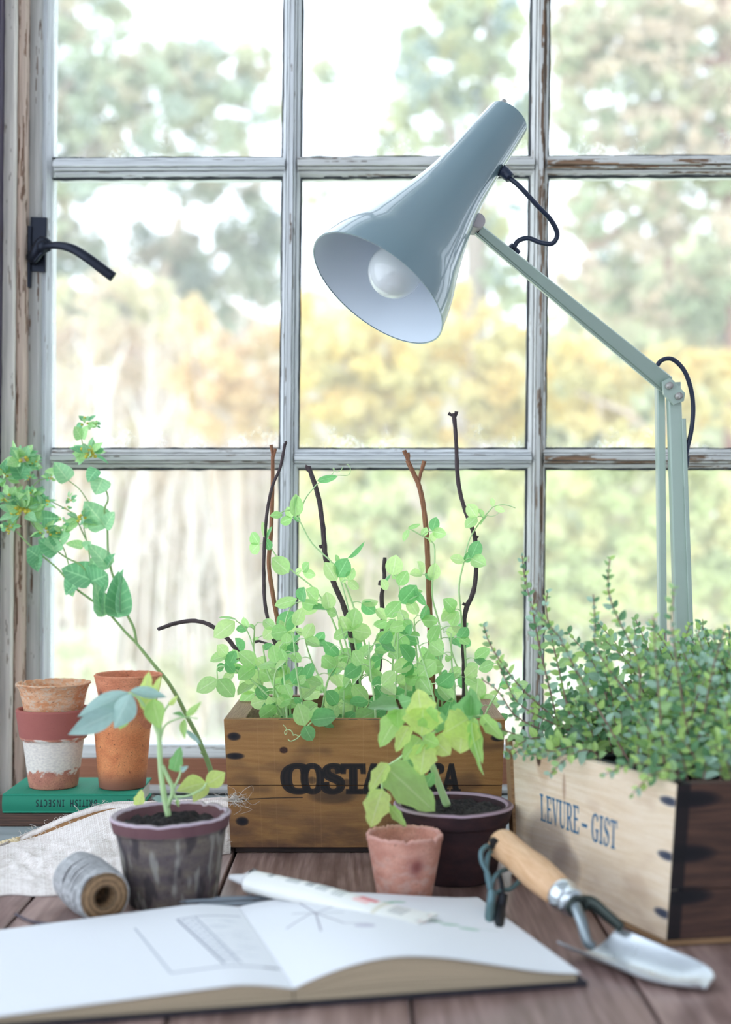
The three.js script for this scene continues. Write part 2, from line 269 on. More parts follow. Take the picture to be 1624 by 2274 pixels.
// ---------------------------------------------------------------- the table
{
  const t = thing('table', 'old dark plank worktable in front of the window', 'table', V(0.1, 0, -0.75));
  const mats = [0, 1, 2].map((k) => std({ map: woodTex(['#ab9088', '#a08580', '#b29790'][k], ['#765d57', '#6e5651', '#7f6660'][k], 20 + k * 3, { w: 1024, rep: [1.4, 4], stain: 0.35, stainColor: '#4a3632' }), roughness: 0.34 }));
  let x = -0.59; for (let i = 0; i < 9; i++) { part(t, 'plank', box(0.1525, 0.03, 1.05, x + 0.0775, TABLE - 0.015, -0.762, 0.0018, i * 0.31), mats[i % 3]); x += 0.155; }
  const leg = std({ map: woodTex('#6b4b40', '#3f2a26', 31, { rep: [2, 6] }), roughness: 0.6 });
  for (const lx of [-0.5, 0.72]) for (const lz of [-0.3, -1.2]) part(t, 'leg', box(0.06, 0.72, 0.06, lx, 0.36, lz, 0.004), leg);
  for (const lz of [-0.3, -1.2]) part(t, 'apron', box(1.22, 0.08, 0.025, 0.11, 0.68, lz, 0.003), leg);
}

// ---------------------------------------------------------------- crates
function stamp(w, h, a, b, seed, draw, o = {}) {                    // planed wood with print, knots and stains on it
  const A = hex3(a), B = hex3(b);
  return canvasTex(w, h, (x) => {
    const im = x.createImageData(w, h);
    for (let j = 0; j < h; j++) for (let i = 0; i < w; i++) {
      let u = i / w, v = j / h, c = woodPix(o.vert ? v * 0.6 : u, o.vert ? u * 1.4 : v, A, B, seed, 0.8);
      const s = sst(fbm(u * 2.4 + seed, v * 2.2 + 3, 3), 0.1, 0.6); c = mix3(c, hex3(o.stain ?? '#4a3428'), s * (o.stainAmount ?? 0.55));
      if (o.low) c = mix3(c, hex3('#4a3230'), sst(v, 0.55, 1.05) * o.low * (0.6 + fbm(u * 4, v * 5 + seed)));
      const k = (j * w + i) * 4; im.data[k] = c[0]; im.data[k + 1] = c[1]; im.data[k + 2] = c[2]; im.data[k + 3] = 255;
    }
    x.putImageData(im, 0, 0); draw(x, w, h);
    const q = x.getImageData(0, 0, w, h); for (let k = 0; k < q.data.length; k += 4) { const n = 1 + 0.1 * (mulberry(k)() - 0.5); for (let c = 0; c < 3; c++) q.data[k + c] = clamp(q.data[k + c] * n, 0, 255); } x.putImageData(q, 0, 0);
  }, { clamp: true });
}
function blot(x, cx, cy, rx, ry, c, a = 1) { x.save(); x.translate(cx, cy); x.scale(rx, ry); const g = x.createRadialGradient(0, 0, 0.2, 0, 0, 1); g.addColorStop(0, `rgba(${c},${a})`); g.addColorStop(0.6, `rgba(${c},${a * 0.8})`); g.addColorStop(1, `rgba(${c},0)`); x.fillStyle = g; x.fillRect(-1, -1, 2, 2); x.restore(); }
function crateSides(c, top, bot, th, y0, y1, faces) {               // corners (x, z) round the crate; faces [name, uv rects, material, from corner, to corner]
  const ctr = top.reduce((s, p) => s.add(V(p[0] / 4, 0, p[1] / 4)), V(0, 0, 0));
  for (const f of faces) {
    const at = (k, v) => V(lerp(bot[k][0], top[k][0], v), lerp(y0, y1, v), lerp(bot[k][1], top[k][1], v)), dir = at(f.b, 0).sub(at(f.a, 0)).setY(0).normalize(), inw = V(-dir.z, 0, dir.x); if (inw.dot(ctr.clone().sub(at(f.a, 0.5))) < 0) inw.negate(); inw.multiplyScalar(f.th);
    let v0 = 0; for (const [v1, mat, seed] of f.planks) {
      const e = 0.003, s = f.short ?? 0, bl = at(f.a, v0 + e), br = at(f.b, v0 + e), tr = at(f.b, v1 - e), tl = at(f.a, v1 - e);
      for (const [p, q] of [[bl, br], [tl, tr]]) { const d = q.clone().sub(p).normalize().multiplyScalar(s); p.add(d); q.sub(d); }
      part(c, 'plank', board(bl, br, tr, tl, inw, [0, 1, v0, v1], 8), mat); v0 = v1;
    }
  }
}
const soilTex = tex(256, 256, (u, v) => { const f = 0.5 + fbm(u * 18, v * 18, 4); return [40 * f + 14, 33 * f + 12, 30 * f + 14]; });
const soilMat = std({ map: soilTex, roughness: 1 });
function soil(parent, fn, name = 'soil', nu = 26, nv = 26, amp = 0.004) { return part(parent, name, slabSheet(nu, nv, (u, v) => { const p = fn(u, v); p.y += amp * (n3(p.x * 160, 3, p.z * 160) + 0.6 * n3(p.x * 420, 9, p.z * 420)); return p; }, (p) => V(p.x, p.y - 0.012 - (amp * 2), p.z)), soilMat); }
const cy0 = TABLE + 0.0055, cyT = CAMY - 0.1796;
{
  const c = thing('wooden_crate', 'brown wooden crate stencilled in black, holding the pea shoots, under the window', 'crate', V(0, TABLE, -1.345));
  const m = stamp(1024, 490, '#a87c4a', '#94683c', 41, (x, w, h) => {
    const S = w / 625, px = (a, b) => [(a - 497) * S, (b - 1597) * S];
    x.fillStyle = 'rgba(18,14,20,0.9)'; x.textBaseline = 'alphabetic';
    const letters = [['C', 617, 686], ['O', 663, 719], ['S', 712, 766], ['T', 758, 810], ['A', 803, 857], ['R', 880, 930], ['I', 932, 950], ['C', 952, 990], ['A', 985, 1026]];
    x.font = 'bold 100px serif';
    for (const [t, a, b] of letters) { const [X0, Y] = px(a, 1767), X1 = px(b, 0)[0], mw = x.measureText(t).width; x.save(); x.translate(X0, Y); x.scale((X1 - X0) / mw, (60 * S) / 68); x.lineWidth = 9; x.strokeStyle = 'rgba(18,14,20,0.85)'; x.strokeText(t, 0, 0); x.fillText(t, 0, 0); x.restore(); }
    for (const [a, b] of [[690, 1740], [740, 1720], [768, 1745], [905, 1730], [1000, 1748]]) blot(x, ...px(a, b), 12 * S, 10 * S, '25,18,20', 0.5);
    blot(x, ...px(735, 1775), 60 * S, 22 * S, '30,22,24', 0.55);
    for (const [a, b, r, q] of [[518, 1637, 17, 11], [518, 1683, 24, 9], [527, 1835, 17, 12], [1108, 1640, 18, 10], [1108, 1835, 18, 11]]) blot(x, ...px(a, b), r * S, q * S, '16,14,24', 1);
    blot(x, ...px(628, 1669), 11 * S, 9 * S, '52,26,22', 0.95); x.strokeStyle = 'rgba(40,20,18,.9)'; x.lineWidth = 1.5 * S; x.beginPath(); x.ellipse(...px(628, 1669), 7 * S, 5 * S, 0, 0, 7); x.stroke();
    blot(x, ...px(600, 1810), 60 * S, 20 * S, '70,50,44', 0.25); blot(x, ...px(560, 1610), 80 * S, 22 * S, '80,58,46', 0.2);
    for (const a of [606, 708, 806, 693, 570, 860]) { x.fillStyle = 'rgba(190,150,110,0.18)'; x.fillRect(px(a, 0)[0], 0, 1.5 * S, h); }
    x.strokeStyle = 'rgba(22,14,14,0.95)'; x.lineWidth = 2 * S; x.beginPath(); x.moveTo(...px(500, 1785)); x.lineTo(...px(600, 1780)); x.lineTo(...px(668, 1779)); x.stroke();
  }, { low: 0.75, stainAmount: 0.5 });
  const front = std({ map: m, roughness: 0.8 }), endM = std({ map: woodTex('#a98a6c', '#75583f', 44), roughness: 0.8 }), backM = std({ map: woodTex('#8c6848', '#5d4330', 47), roughness: 0.8 }), darkM = std({ map: woodTex('#3a2c2a', '#241b1c', 48, { rep: [3, 8] }), roughness: 0.8 });
  const zf = -1.249, zb = -1.44, top = [[-0.1357, zf], [0.1335, zf], [0.1335, zb], [-0.1357, zb]], bot = [[-0.129, zf], [0.128, zf], [0.128, zb], [-0.129, zb]];
  crateSides(c, top, bot, 0.012, cy0, cyT, [
    { a: 0, b: 1, th: 0.012, planks: [[0.485, front], [1, front]] }, { a: 2, b: 3, th: 0.012, planks: [[0.5, backM], [1, backM]] },
    { a: 3, b: 0, th: 0.02, short: 0.0125, planks: [[1, endM]] }, { a: 1, b: 2, th: 0.02, short: 0.0125, planks: [[1, endM]] }]);
  part(c, 'bottom_board', box(0.25, 0.0053, 0.186, 0, TABLE + 0.0029, -1.3445, 0.001), darkM);
  soil(c, (u, v) => V(lerp(-0.111, 0.109, u), cyT - 0.026, lerp(-1.263, -1.426, v)));
}
const LV = { top: [[0.126, -1.179], [0.2305, -0.967], [0.47, -1.005], [0.37, -1.228]], bot: [[0.131, -1.175], [0.2224, -0.9665], [0.452, -1.006], [0.364, -1.222]], y0: TABLE + 0.001, y1: CAMY - 0.187 };
{
  const c = thing('wooden_crate', 'pale pine crate printed in blue on its side, filled with bushy herbs, at the right', 'crate', V(0.3, TABLE, -1.09));
  const m = stamp(1024, 512, '#ead8c2', '#dcc4a6', 51, (x, w, h) => {
    x.fillStyle = 'rgba(22,84,128,0.92)'; x.font = 'bold 100px serif'; x.textBaseline = 'alphabetic';
    const put = (t, a, b, y, hgt) => { const mw = x.measureText(t).width; x.save(); x.translate(a * w, y * h); x.scale((b - a) * w / mw, hgt * h / 68); x.fillText(t, 0, 0); x.restore(); };
    put('LEVURE', 0.23, 0.485, 0.54, 0.19); x.fillRect(0.5 * w, 0.45 * h, 0.034 * w, 0.024 * h); put('GIST', 0.556, 0.709, 0.55, 0.185);
    x.globalCompositeOperation = 'destination-over'; x.globalCompositeOperation = 'source-over';
    blot(x, 0.228 * w, 0.075 * h, 18, 36, '28,18,20', 1); blot(x, 0.26 * w, 0.09 * h, 60, 90, '150,100,60', 0.35); blot(x, 0.39 * w, 0.24 * h, 14, 60, '120,80,60', 0.4);
    blot(x, 0.28 * w, 0.68 * h, 170, 130, '90,76,72', 0.55); blot(x, 0.40 * w, 0.80 * h, 110, 90, '90,74,70', 0.5);
    for (const [a, b] of [[0.97, 0.12], [0.975, 0.47], [0.975, 0.84]]) blot(x, a * w, b * h, 55, 18, '40,48,70', 0.95);
    for (let k = 0; k < 260; k++) { x.fillStyle = `rgba(225,205,175,${0.1 + 0.25 * rnd()})`; x.fillRect((0.18 + 0.62 * rnd()) * w, (0.3 + 0.3 * rnd()) * h, 3 + 30 * rnd(), 1 + rnd()); }
  }, { stain: '#b89a80', stainAmount: 0.3, low: 0.12 });
  const side = std({ map: m, roughness: 0.8 });
  const em = std({ map: stamp(768, 384, '#5e4236', '#402d27', 55, (x, w, h) => { for (const y of [0.1, 0.45, 0.72]) blot(x, 0.04 * w, y * h, 90, 26, '14,12,20', 1); x.fillStyle = 'rgba(12,10,16,.75)'; x.fillRect(0, 0, 0.045 * w, h); }, { low: 0.5 }), roughness: 0.85 });  // end boards darkened: shade of the unlit end is put into the colour
  const bm = std({ map: woodTex('#b08c66', '#7a5b40', 57), roughness: 0.8 });
  crateSides(c, LV.top, LV.bot, 0.01, LV.y0 + 0.004, LV.y1, [
    { a: 0, b: 1, th: 0.008, planks: [[1, side]] }, { a: 1, b: 2, th: 0.012, short: 0.0005, planks: [[0.32, em], [1, em]] }, { a: 2, b: 3, th: 0.008, planks: [[1, bm]] }, { a: 3, b: 0, th: 0.012, planks: [[1, bm]] }]);
  const cc = LV.bot.map((p) => V(p[0], LV.y0, p[1]));
  part(c, 'bottom_board', board(cc[0], cc[1], cc[2], cc[3], V(0, 0.004, 0)), bm);
}
// black plastic tray with three square nursery pots in the pale crate
const lvAt = (u, v, y) => { const t = LV.top, a = V(t[0][0], y, t[0][1]).lerp(V(t[1][0], y, t[1][1]), u), b = V(t[3][0], y, t[3][1]).lerp(V(t[2][0], y, t[2][1]), u); return a.lerp(b, v); };   // u towards the camera, v to the right
const blackPlastic = std({ color: col('#17191f'), roughness: 0.38 });
const potSpots = [[0.07, 0.36], [0.37, 0.65], [0.67, 0.94]];
potSpots.forEach(([u0, u1], k) => {
  const p0 = lvAt((u0 + u1) / 2, 0.5, LV.y0 + 0.012), y1 = LV.y1 - 0.004;
  const t = thing('nursery_pot', ['black plastic nursery trough at the back of the pale crate, farthest under the herbs', 'black plastic nursery trough in the middle of the pale crate', 'black plastic nursery trough just behind the dark end of the pale crate'][k], 'plant pot', p0);
  const q = (u, v, y, s) => { const c = lvAt(lerp(u0, u1, 0.5), 0.5, y), p = lvAt(lerp(u0, u1, u), lerp(0.09, 0.9, v), y); return c.lerp(p, s); };
  const wall = (a, b) => slabSheet(8, 1, (s, v) => { const y = lerp(LV.y0 + 0.012, y1, v); const A = q(a[0], a[1], y, 0.84 + 0.16 * v), B = q(b[0], b[1], y, 0.84 + 0.16 * v); return A.lerp(B, s); }, (p) => { const c = lvAt((u0 + u1) / 2, 0.5, p.y); return p.clone().lerp(c, 0.035); });
  const cs = [[0, 0], [1, 0], [1, 1], [0, 1]];
  part(t, 'body', [0, 1, 2, 3].map((i) => wall(cs[i], cs[(i + 1) % 4])), blackPlastic);
  part(t, 'rim', cs.map((a, i) => { const b = cs[(i + 1) % 4]; return tube([q(a[0], a[1], y1, 1), q(b[0], b[1], y1, 1)], 0.0022, { s: 6 }); }), blackPlastic);
  soil(t, (u, v) => q(u, v, y1 - 0.009, 0.93), 'soil', 18, 24);
});

// ---------------------------------------------------------------- terracotta pots
function clay(a, b, seed, extra) {
  const A = hex3(a), B = hex3(b);
  return std({ roughness: 0.9, map: tex(512, 256, (u, v) => { let c = mix3(A, B, clamp(0.5 + fbm(u * 7 + seed, v * 4 + seed, 5) * 0.9, 0, 1)); const g = fbm(u * 60, v * 40 + seed, 2); c = c.map((q) => q * (1 + g * 0.12)); if (fbm(u * 38 + seed * 3, v * 22, 2) > 0.5) c = mix3(c, [60, 40, 36], 0.6); return extra ? extra(u, v, c) : c; }) });
}
const chip = (v, top, seed, amp) => { const k = sst(v.y, top - 0.006, top); const q = Math.hypot(v.x, v.z) + 1e-6, cx = v.x / q, cz = v.z / q; v.y -= k * (Math.max(0, n2(cx * 2.2 + seed, cz * 2.2) - 0.42) * 1.6 * amp + 0.12 * amp * n2(cx * 6 + seed, cz * 6)); const r = 1 + 0.005 * n2(cx * 0.8 + seed, cz * 0.8 + v.y * 12); v.x *= r; v.z *= r; };
// section of a pot: outer radii base -> rim, with or without a collar
function potGeo(rb, rt, h, th, o = {}) {
  const c = o.collar ?? 0, ct = o.collarOut ?? 0.003, pr = [[0.006, 0.0015], [rb * 0.7, 0.0008], [rb - 0.001, 0], [rb, 0.0015]], n = 8, r = (y) => lerp(rb, rt, y / h) + (o.flare ?? 0) * Math.pow(y / h, 6);
  for (let i = 1; i <= n; i++) pr.push([r((h - c - 0.002) * i / n), (h - c - 0.002) * i / n]);
  if (c) pr.push([r(h - c), h - c - 0.0012], [r(h - c) + ct * 0.7, h - c - 0.001], [r(h - c) + ct, h - c + 0.001], [r(h) + ct, h - 0.0025]);
  const R0 = r(h) + (c ? ct : 0); pr.push([R0, h - 0.0015], [R0 - th * 0.25, h - 0.0002], [R0 - th * 0.7, h - 0.0002], [R0 - th, h - 0.0016]);
  for (let i = 7; i >= 0; i--) pr.push([Math.max(r(h * i / 8) - th, 0.004), lerp(0.004, h - 0.004, i / 8)]);
  return lathe(pr, 96, { warp: (v) => chip(v, h, o.seed ?? 1, o.chip ?? 0.002) });
}
const bookTop = CAMY - 0.274;
{ // left stack on the book
  const whitewash = (u, v, c) => { const k = sst(v + fbm(u * 12, v * 5, 4) * 0.13, 0.30, 0.36) * (1 - sst(v + fbm(u * 9 + 4, v * 6, 3) * 0.12, 0.93, 1.0)); const w = [226 + 24 * fbm(u * 30, v * 18), 222 + 24 * fbm(u * 30, v * 18), 214 + 20 * fbm(u * 30, v * 18)]; return mix3(c, w, k * 0.92); };
  const p = P(119, 1742, 1.405), h = 0.0845, t = thing('terracotta_pot', 'whitewash-stained terracotta pot with a dusky red collar, bottom of the left stack', 'plant pot', V(p.x, bookTop, p.z));
  const rb = 0.0258, rt = 0.0365;
  const bodyM = clay('#c88a72', '#b07262', 61, (u, v, c) => v > 0.65 ? mix3(c, [160, 92, 86], 0.9) : whitewash(u, v / 0.65, c));
  part(t, 'body', potGeo(rb, rt, h, 0.0045, { collar: 0.0315, collarOut: 0.0032, seed: 3, chip: 0.001 }).translate(p.x, bookTop, p.z), bodyM);
  const t2 = thing('terracotta_pot', 'small mottled terracotta pot with a chipped flared rim, nested in the left stack', 'plant pot', V(p.x, bookTop + h - 0.012, p.z));
  part(t2, 'body', potGeo(0.0295, 0.0365, 0.0395, 0.0035, { flare: 0.0035, seed: 8, chip: 0.0042 }).translate(p.x, bookTop + h - 0.012, p.z), clay('#cb8c62', '#dcb698', 63, (u, v, c) => mix3(c, [208, 190, 170], clamp(sst(fbm(u * 20, v * 6, 4), 0.02, 0.35), 0, 1) * 0.7)));
}
{ // tall stack
  const p = P(272, 1738, 1.402), h = 0.0815, t = thing('terracotta_pot', 'plain orange terracotta pot, lower of the right stack at the end of the green book', 'plant pot', V(p.x, bookTop, p.z));
  part(t, 'body', potGeo(0.0247, 0.0315, h, 0.004, { seed: 13, chip: 0.0008 }).translate(p.x, bookTop, p.z), clay('#e09462', '#cc7c50', 65, (u, v, c) => mix3(mix3(c, [140, 92, 74], 1 - sst(v, 0.02, 0.3)), [196, 140, 112], sst(v, 0.7, 1) * 0.4)));
  const y2 = bookTop + h - 0.0195, x2 = p.x + 0.0062;
  const t2 = thing('terracotta_pot', 'tall reddish terracotta pot with a dark spot, upper of the right stack', 'plant pot', V(x2, y2, p.z));
  part(t2, 'body', potGeo(0.0243, 0.0364, 0.0595, 0.0038, { seed: 18, chip: 0.0018 }).translate(x2, y2, p.z), clay('#d8906e', '#c07656', 67, (u, v, c) => mix3(c, [70, 36, 34], Math.exp(-(((u - 0.36) / 0.02) ** 2) - ((v - 0.62) / 0.1) ** 2) * 0.95)));
}
function dirtPot(name, label, p, y, rb, rt, h, o) {
  const t = thing(name, label, 'plant pot', V(p.x, y, p.z));
  const g = potGeo(rb, rt, h, o.th, o); if (o.tilt) g.rotateZ(o.tilt);
  part(t, 'body', g.translate(p.x, y, p.z), o.mat);
  if (o.soil) soil(t, (u, v) => { const a = u * Math.PI * 2, r = v * (rt - o.th - 0.0005) * 0.98; return V(p.x + r * Math.sin(a), y + h - o.soil, p.z + r * Math.cos(a)); }, 'soil', 40, 14, 0.003);
  return t;
}
const potA = V((385 - CX) / F * 1.09, TABLE, -1.09), potB = V(0.0783, TABLE, -1.165), potC = V((899 - CX) / F * 1.09, TABLE, -1.09);
dirtPot('terracotta_pot', 'grimy grey brown terracotta pot with a dusty pale lilac rim, standing beside the twine', potA, TABLE, 0.0365, 0.0478, 0.0735, { th: 0.0052, collar: 0.012, collarOut: 0.0022, seed: 23, chip: 0.003, soil: 0.0095, tilt: 0.03,  // rim top: dust, plus overhead sky light put into the colour
  mat: clay('#776c62', '#5a5054', 71, (u, v, c) => { const q = Math.abs(u - 0.5), st = sst(fbm(u * 14 + 3, v * 1.1, 3) + sst(q, 0.12, 0.2) * 0.35, 0.18, 0.5); c = mix3(c, [176, 176, 168], st * 0.55 * (1 - sst(v, 0.8, 0.86))); c = mix3(c, [46, 40, 48], sst(fbm(u * 9 + 9, v * 1.3, 3), 0.05, 0.4) * 0.6); if (v > 0.845) c = mix3(c, [112, 74, 80], 0.85); return v > 0.972 ? mix3(c, [206, 192, 204], 0.85) : c; }) });  // paler left and right sides: edge highlights painted into the clay
dirtPot('terracotta_pot', 'wide dark plum-brown pot full of soil, in front of the brown crate', potB, TABLE, 0.037, 0.0515, 0.0662, { th: 0.0065, collar: 0.0145, collarOut: 0.002, seed: 31, chip: 0.001, soil: 0.006,
  mat: clay('#43282b', '#2b1a20', 73, (u, v, c) => v > 0.965 ? mix3(c, [190, 168, 182], 0.8) : c) });  // rim top lightened: skylight from above is in the colour
dirtPot('terracotta_pot', 'small pink terracotta pot with a broken rim, empty, by the notebook', potC, TABLE, 0.0222, 0.0322, 0.057, { th: 0.004, seed: 47, chip: 0.008,
  mat: clay('#d49c8a', '#bc8272', 75, (u, v, c) => { c = mix3(c, [205, 175, 165], (1 - sst(v, 0.5, 0.95)) * sst(fbm(u * 8, v * 5), -0.2, 0.4) * 0.5); c = mix3(c, [110, 52, 50], Math.exp(-(((u - 0.55) / 0.035) ** 2) - ((v - 0.6) / 0.12) ** 2) * 0.8); return v > 0.96 ? mix3(c, [206, 160, 150], 0.6) : c; }) });

// ---------------------------------------------------------------- green book on a plank
{
  const pl = thing('wooden_plank', 'thin dark brown plank lying on the grey ledge under the green book', 'plank', V(-0.36, TABLE, -1.412));
  part(pl, 'board', box(0.30, 0.0135, 0.1, -0.385, TABLE + 0.0069, -1.412, 0.0015), std({ map: woodTex('#6a4a3a', '#42302a', 81, { rep: [4, 10] }), roughness: 0.7 }));
  const y0 = TABLE + 0.0142, h = bookTop - y0, x0 = -0.379, x1 = -0.238, z0 = -1.362, z1 = -1.455, b = thing('book', 'green clothbound book lying flat with its spine title upside down', 'book', V((x0 + x1) / 2, y0, (z0 + z1) / 2));
  const cloth = std({ color: col('#1f8f72'), roughness: 0.75, bumpMap: tex(128, 128, (u, v) => 0.5 + 0.25 * Math.sin(u * 200) + 0.25 * Math.sin(v * 200), { srgb: false, rep: [8, 8] }), bumpScale: 0.0002 });
  const spine = std({ roughness: 0.72, map: canvasTex(1024, 160, (x, w, hh) => { x.fillStyle = '#1b8468'; x.fillRect(0, 0, w, hh); for (let k = 0; k < 5000; k++) { x.fillStyle = `rgba(${rnd() < 0.5 ? '0,60,50' : '60,170,140'},.12)`; x.fillRect(rnd() * w, rnd() * hh, 3, 1); } x.save(); x.translate(w, hh); x.rotate(Math.PI); x.fillStyle = '#0c2b2e'; x.font = 'bold 84px sans-serif'; x.textBaseline = 'middle'; x.save(); x.translate(w * 0.29, hh * 0.53); x.scale(0.575, 1); let q = 0; for (const ch of 'BRITISH  INSECTS') { x.fillText(ch, q, 0); q += x.measureText(ch).width + 8; } x.restore(); x.translate(w * 0.045, hh * 0.5); x.rotate(Math.PI / 2); x.font = 'bold 30px sans-serif'; x.textAlign = 'center'; x.fillText('IN', -26, 14); x.fillText('2', 34, -16); x.restore(); }, { clamp: true }) });
  const cm = 0.0022;
  part(b, 'cover', [box(x1 - x0, cm, z0 - z1, (x0 + x1) / 2, y0 + cm / 2, (z0 + z1) / 2, 0.0008), box(x1 - x0, cm, z0 - z1, (x0 + x1) / 2, y0 + h - cm / 2, (z0 + z1) / 2, 0.0008)], cloth);
  part(b, 'spine', slabSheet(10, 10, (u, v) => V(lerp(x0, x1 - 0.0005, u), lerp(y0 + 0.0003, y0 + h - 0.0003, v), z0 - 0.001 + 0.0022 * Math.sin(v * Math.PI)), (p) => V(p.x, p.y, p.z - 0.002)), spine);
  part(b, 'page_block', box(x1 - x0 - 0.004, h - 2 * cm - 0.0004, z0 - z1 - 0.006, (x0 + x1) / 2, y0 + h / 2, (z0 + z1) / 2 - 0.0005, 0.0008), std({ roughness: 0.9, map: tex(64, 256, (u, v) => { const k = 0.9 + 0.1 * n2(v * 90, 2); return [226 * k, 222 * k, 206 * k]; }, { rep: [10, 10] }) }), 'cream page edges');
}

// ---------------------------------------------------------------- open notebook
{
  const O = V(-0.0465, TABLE, -0.846), U = V(0.192, 0, -0.04), B = V(-0.0535, 0, -0.183);
  const nb = thing('notebook', 'large open sketchbook with drawings on its white pages, spread over the front of the table', 'notebook', O.clone());
  const hR = (u, v) => { const k = lerp(0.0285, 0.019, v); return u < 0.36 ? lerp(0.0122, k, Math.sin(u / 0.36 * Math.PI / 2) ** 0.9) : lerp(k, 0.0085, sst(u, 0.36, 1.02) * 0.9 + 0.1 * (u - 0.36) / 0.64); };
  const hL = (u, v) => { const k = lerp(0.0172, 0.0162, v); return u < 0.2 ? lerp(0.0122, k, Math.sin(u / 0.2 * Math.PI / 2)) : lerp(k, lerp(0.0075, 0.0042, v), (u - 0.2) / 0.8); };
  const at = (u, v, h) => O.clone().addScaledVector(U, u).addScaledVector(B, v).setY(TABLE + h);
  const drawn = (right) => canvasTex(1024, 1024, (x, w, h) => {
    x.fillStyle = '#e3e4e8'; x.fillRect(0, 0, w, h);
    const pen = (c, lw, pts) => { x.strokeStyle = c; x.lineWidth = lw; x.beginPath(); pts.forEach((p, i) => i ? x.lineTo(p[0] * w, p[1] * h) : x.moveTo(p[0] * w, p[1] * h)); x.stroke(); };
    if (!right) {                                                   // u runs from the gutter leftwards, v from the front edge
      const q = (u, v) => [u, 1 - v], g = 'rgba(60,66,90,0.6)', f = 'rgba(90,98,120,0.4)';
      pen(g, 9, [q(0, 0.2), q(0.375, 0.2)]); pen('rgba(40,44,60,.8)', 14, [q(0.01, 0.205), q(0.06, 0.2)]); pen(f, 8, [q(0.375, 0.2), q(0.434, 0.78)]);
      pen(g, 8, [q(0.19, 0.23), q(0.27, 0.82)]); pen(f, 8, [q(0.13, 0.23), q(0.2, 0.82)]); pen(g, 7, [q(0.27, 0.82), q(0.02, 0.85)]);
      for (let k = 0; k < 11; k++) { const t = (k + 0.5) / 11; x.strokeStyle = f; x.lineWidth = 6; x.beginPath(); const c = q(lerp(0.16, 0.235, t), lerp(0.24, 0.81, t)); x.ellipse(c[0] * w, c[1] * h, 22, 20, 0, 0, 7); x.stroke(); }
      for (let k = 0; k < 40; k++) { const a = 0.02 + 0.12 * rnd(), b = 0.3 + 0.48 * rnd(), c = q(a, b), d = q(a + 0.04, b + 0.03 * (rnd() - 0.5)); pen('rgba(120,130,150,0.3)', 4, [c, d]); }
    } else {
      const f = 'rgba(90,84,104,0.5)';
      for (const pts of [[[0.1, 0.42], [0.22, 0.3], [0.34, 0.34]], [[0.2, 0.55], [0.24, 0.3], [0.22, 0.12]], [[0.24, 0.3], [0.38, 0.2], [0.42, 0.1]], [[0.16, 0.25], [0.24, 0.3], [0.3, 0.5]], [[0.3, 0.5], [0.4, 0.55]]]) pen(f, 7, pts);
      x.fillStyle = 'rgba(120,110,140,.35)'; x.beginPath(); x.ellipse(0.36 * w, 0.56 * h, 40, 22, 0.3, 0, 7); x.fill();
      for (const [a, b, r] of [[0.66, 0.42, 0.3], [0.72, 0.46, -0.2], [0.60, 0.44, 0.5], [0.78, 0.5, 0.1], [0.55, 0.16, 0.1], [0.61, 0.14, -0.3], [0.5, 0.40, 0.4]]) { x.fillStyle = 'rgba(110,168,128,.6)'; x.beginPath(); x.ellipse(a * w, b * h, 42, 15, r, 0, 7); x.fill(); }
      pen('rgba(140,170,150,.6)', 5, [[0.5, 0.4], [0.66, 0.44], [0.9, 0.5]]);
    }
  }, { clamp: true });
  const cover = std({ color: col('#2a2630'), roughness: 0.8 });
  const edgeT = tex(64, 256, (u, v) => { const k = 0.86 + 0.18 * n2(v * 46, u * 0.8) + 0.1 * n2(v * 130, u); return [206 * k, 186 * k, 158 * k]; });
  const edge = std({ map: edgeT, roughness: 0.9 });
  for (const [sgn, hh] of [[1, hR], [-1, hL]]) {
    part(nb, 'cover', slabSheet(20, 2, (u, v) => at(sgn * lerp(0.004, 1.02, u), lerp(-0.02, 1.02, v), 0.0032), (p) => p.clone().setY(TABLE + 0.0006)), cover);
    part(nb, 'page_block', slabSheet(30, 10, (u, v) => at(sgn * (0.002 + 0.985 * u), v, hh(u, v) - 0.0009 - 0.0005 * u), (p, u) => p.clone().setY(TABLE + 0.0033)), edge, 'tan page edges');
    part(nb, 'page', slabSheet(40, 12, (u, v) => at(sgn * (0.0008 + u), v * 1.003 - 0.004, hh(u, v) + (sgn > 0 ? 0 : 0)), (p) => V(p.x, p.y - 0.00045, p.z)), std({ map: drawn(sgn > 0), roughness: 0.85 }), sgn > 0 ? 'white page with faint plant sketches' : 'white page with a ruled frame drawn on it');
  }
  part(nb, 'spine', slabSheet(6, 8, (u, v) => at(lerp(-0.045, 0.045, u), lerp(-0.02, 1.02, v), 0.0032 + 0.0004 * Math.sin(u * Math.PI)), (p) => p.clone().setY(TABLE + 0.0004)), cover);
  // ---- paint tube lying across the page
  const a = P(560, 1958, 1.052), b = P(938, 2040, 0.972), tb = thing('paint_tube', 'white paint tube with a conical nozzle and a red label patch, lying on the sketchbook', 'paint tube', a.clone().lerp(b, 0.5));
  const ax = b.clone().sub(a), L = ax.length(); ax.normalize(); const sd = V(0, 0, 0).crossVectors(ax, V(0, 1, 0)).normalize(), up = V(0, 0, 0).crossVectors(sd, ax).normalize();
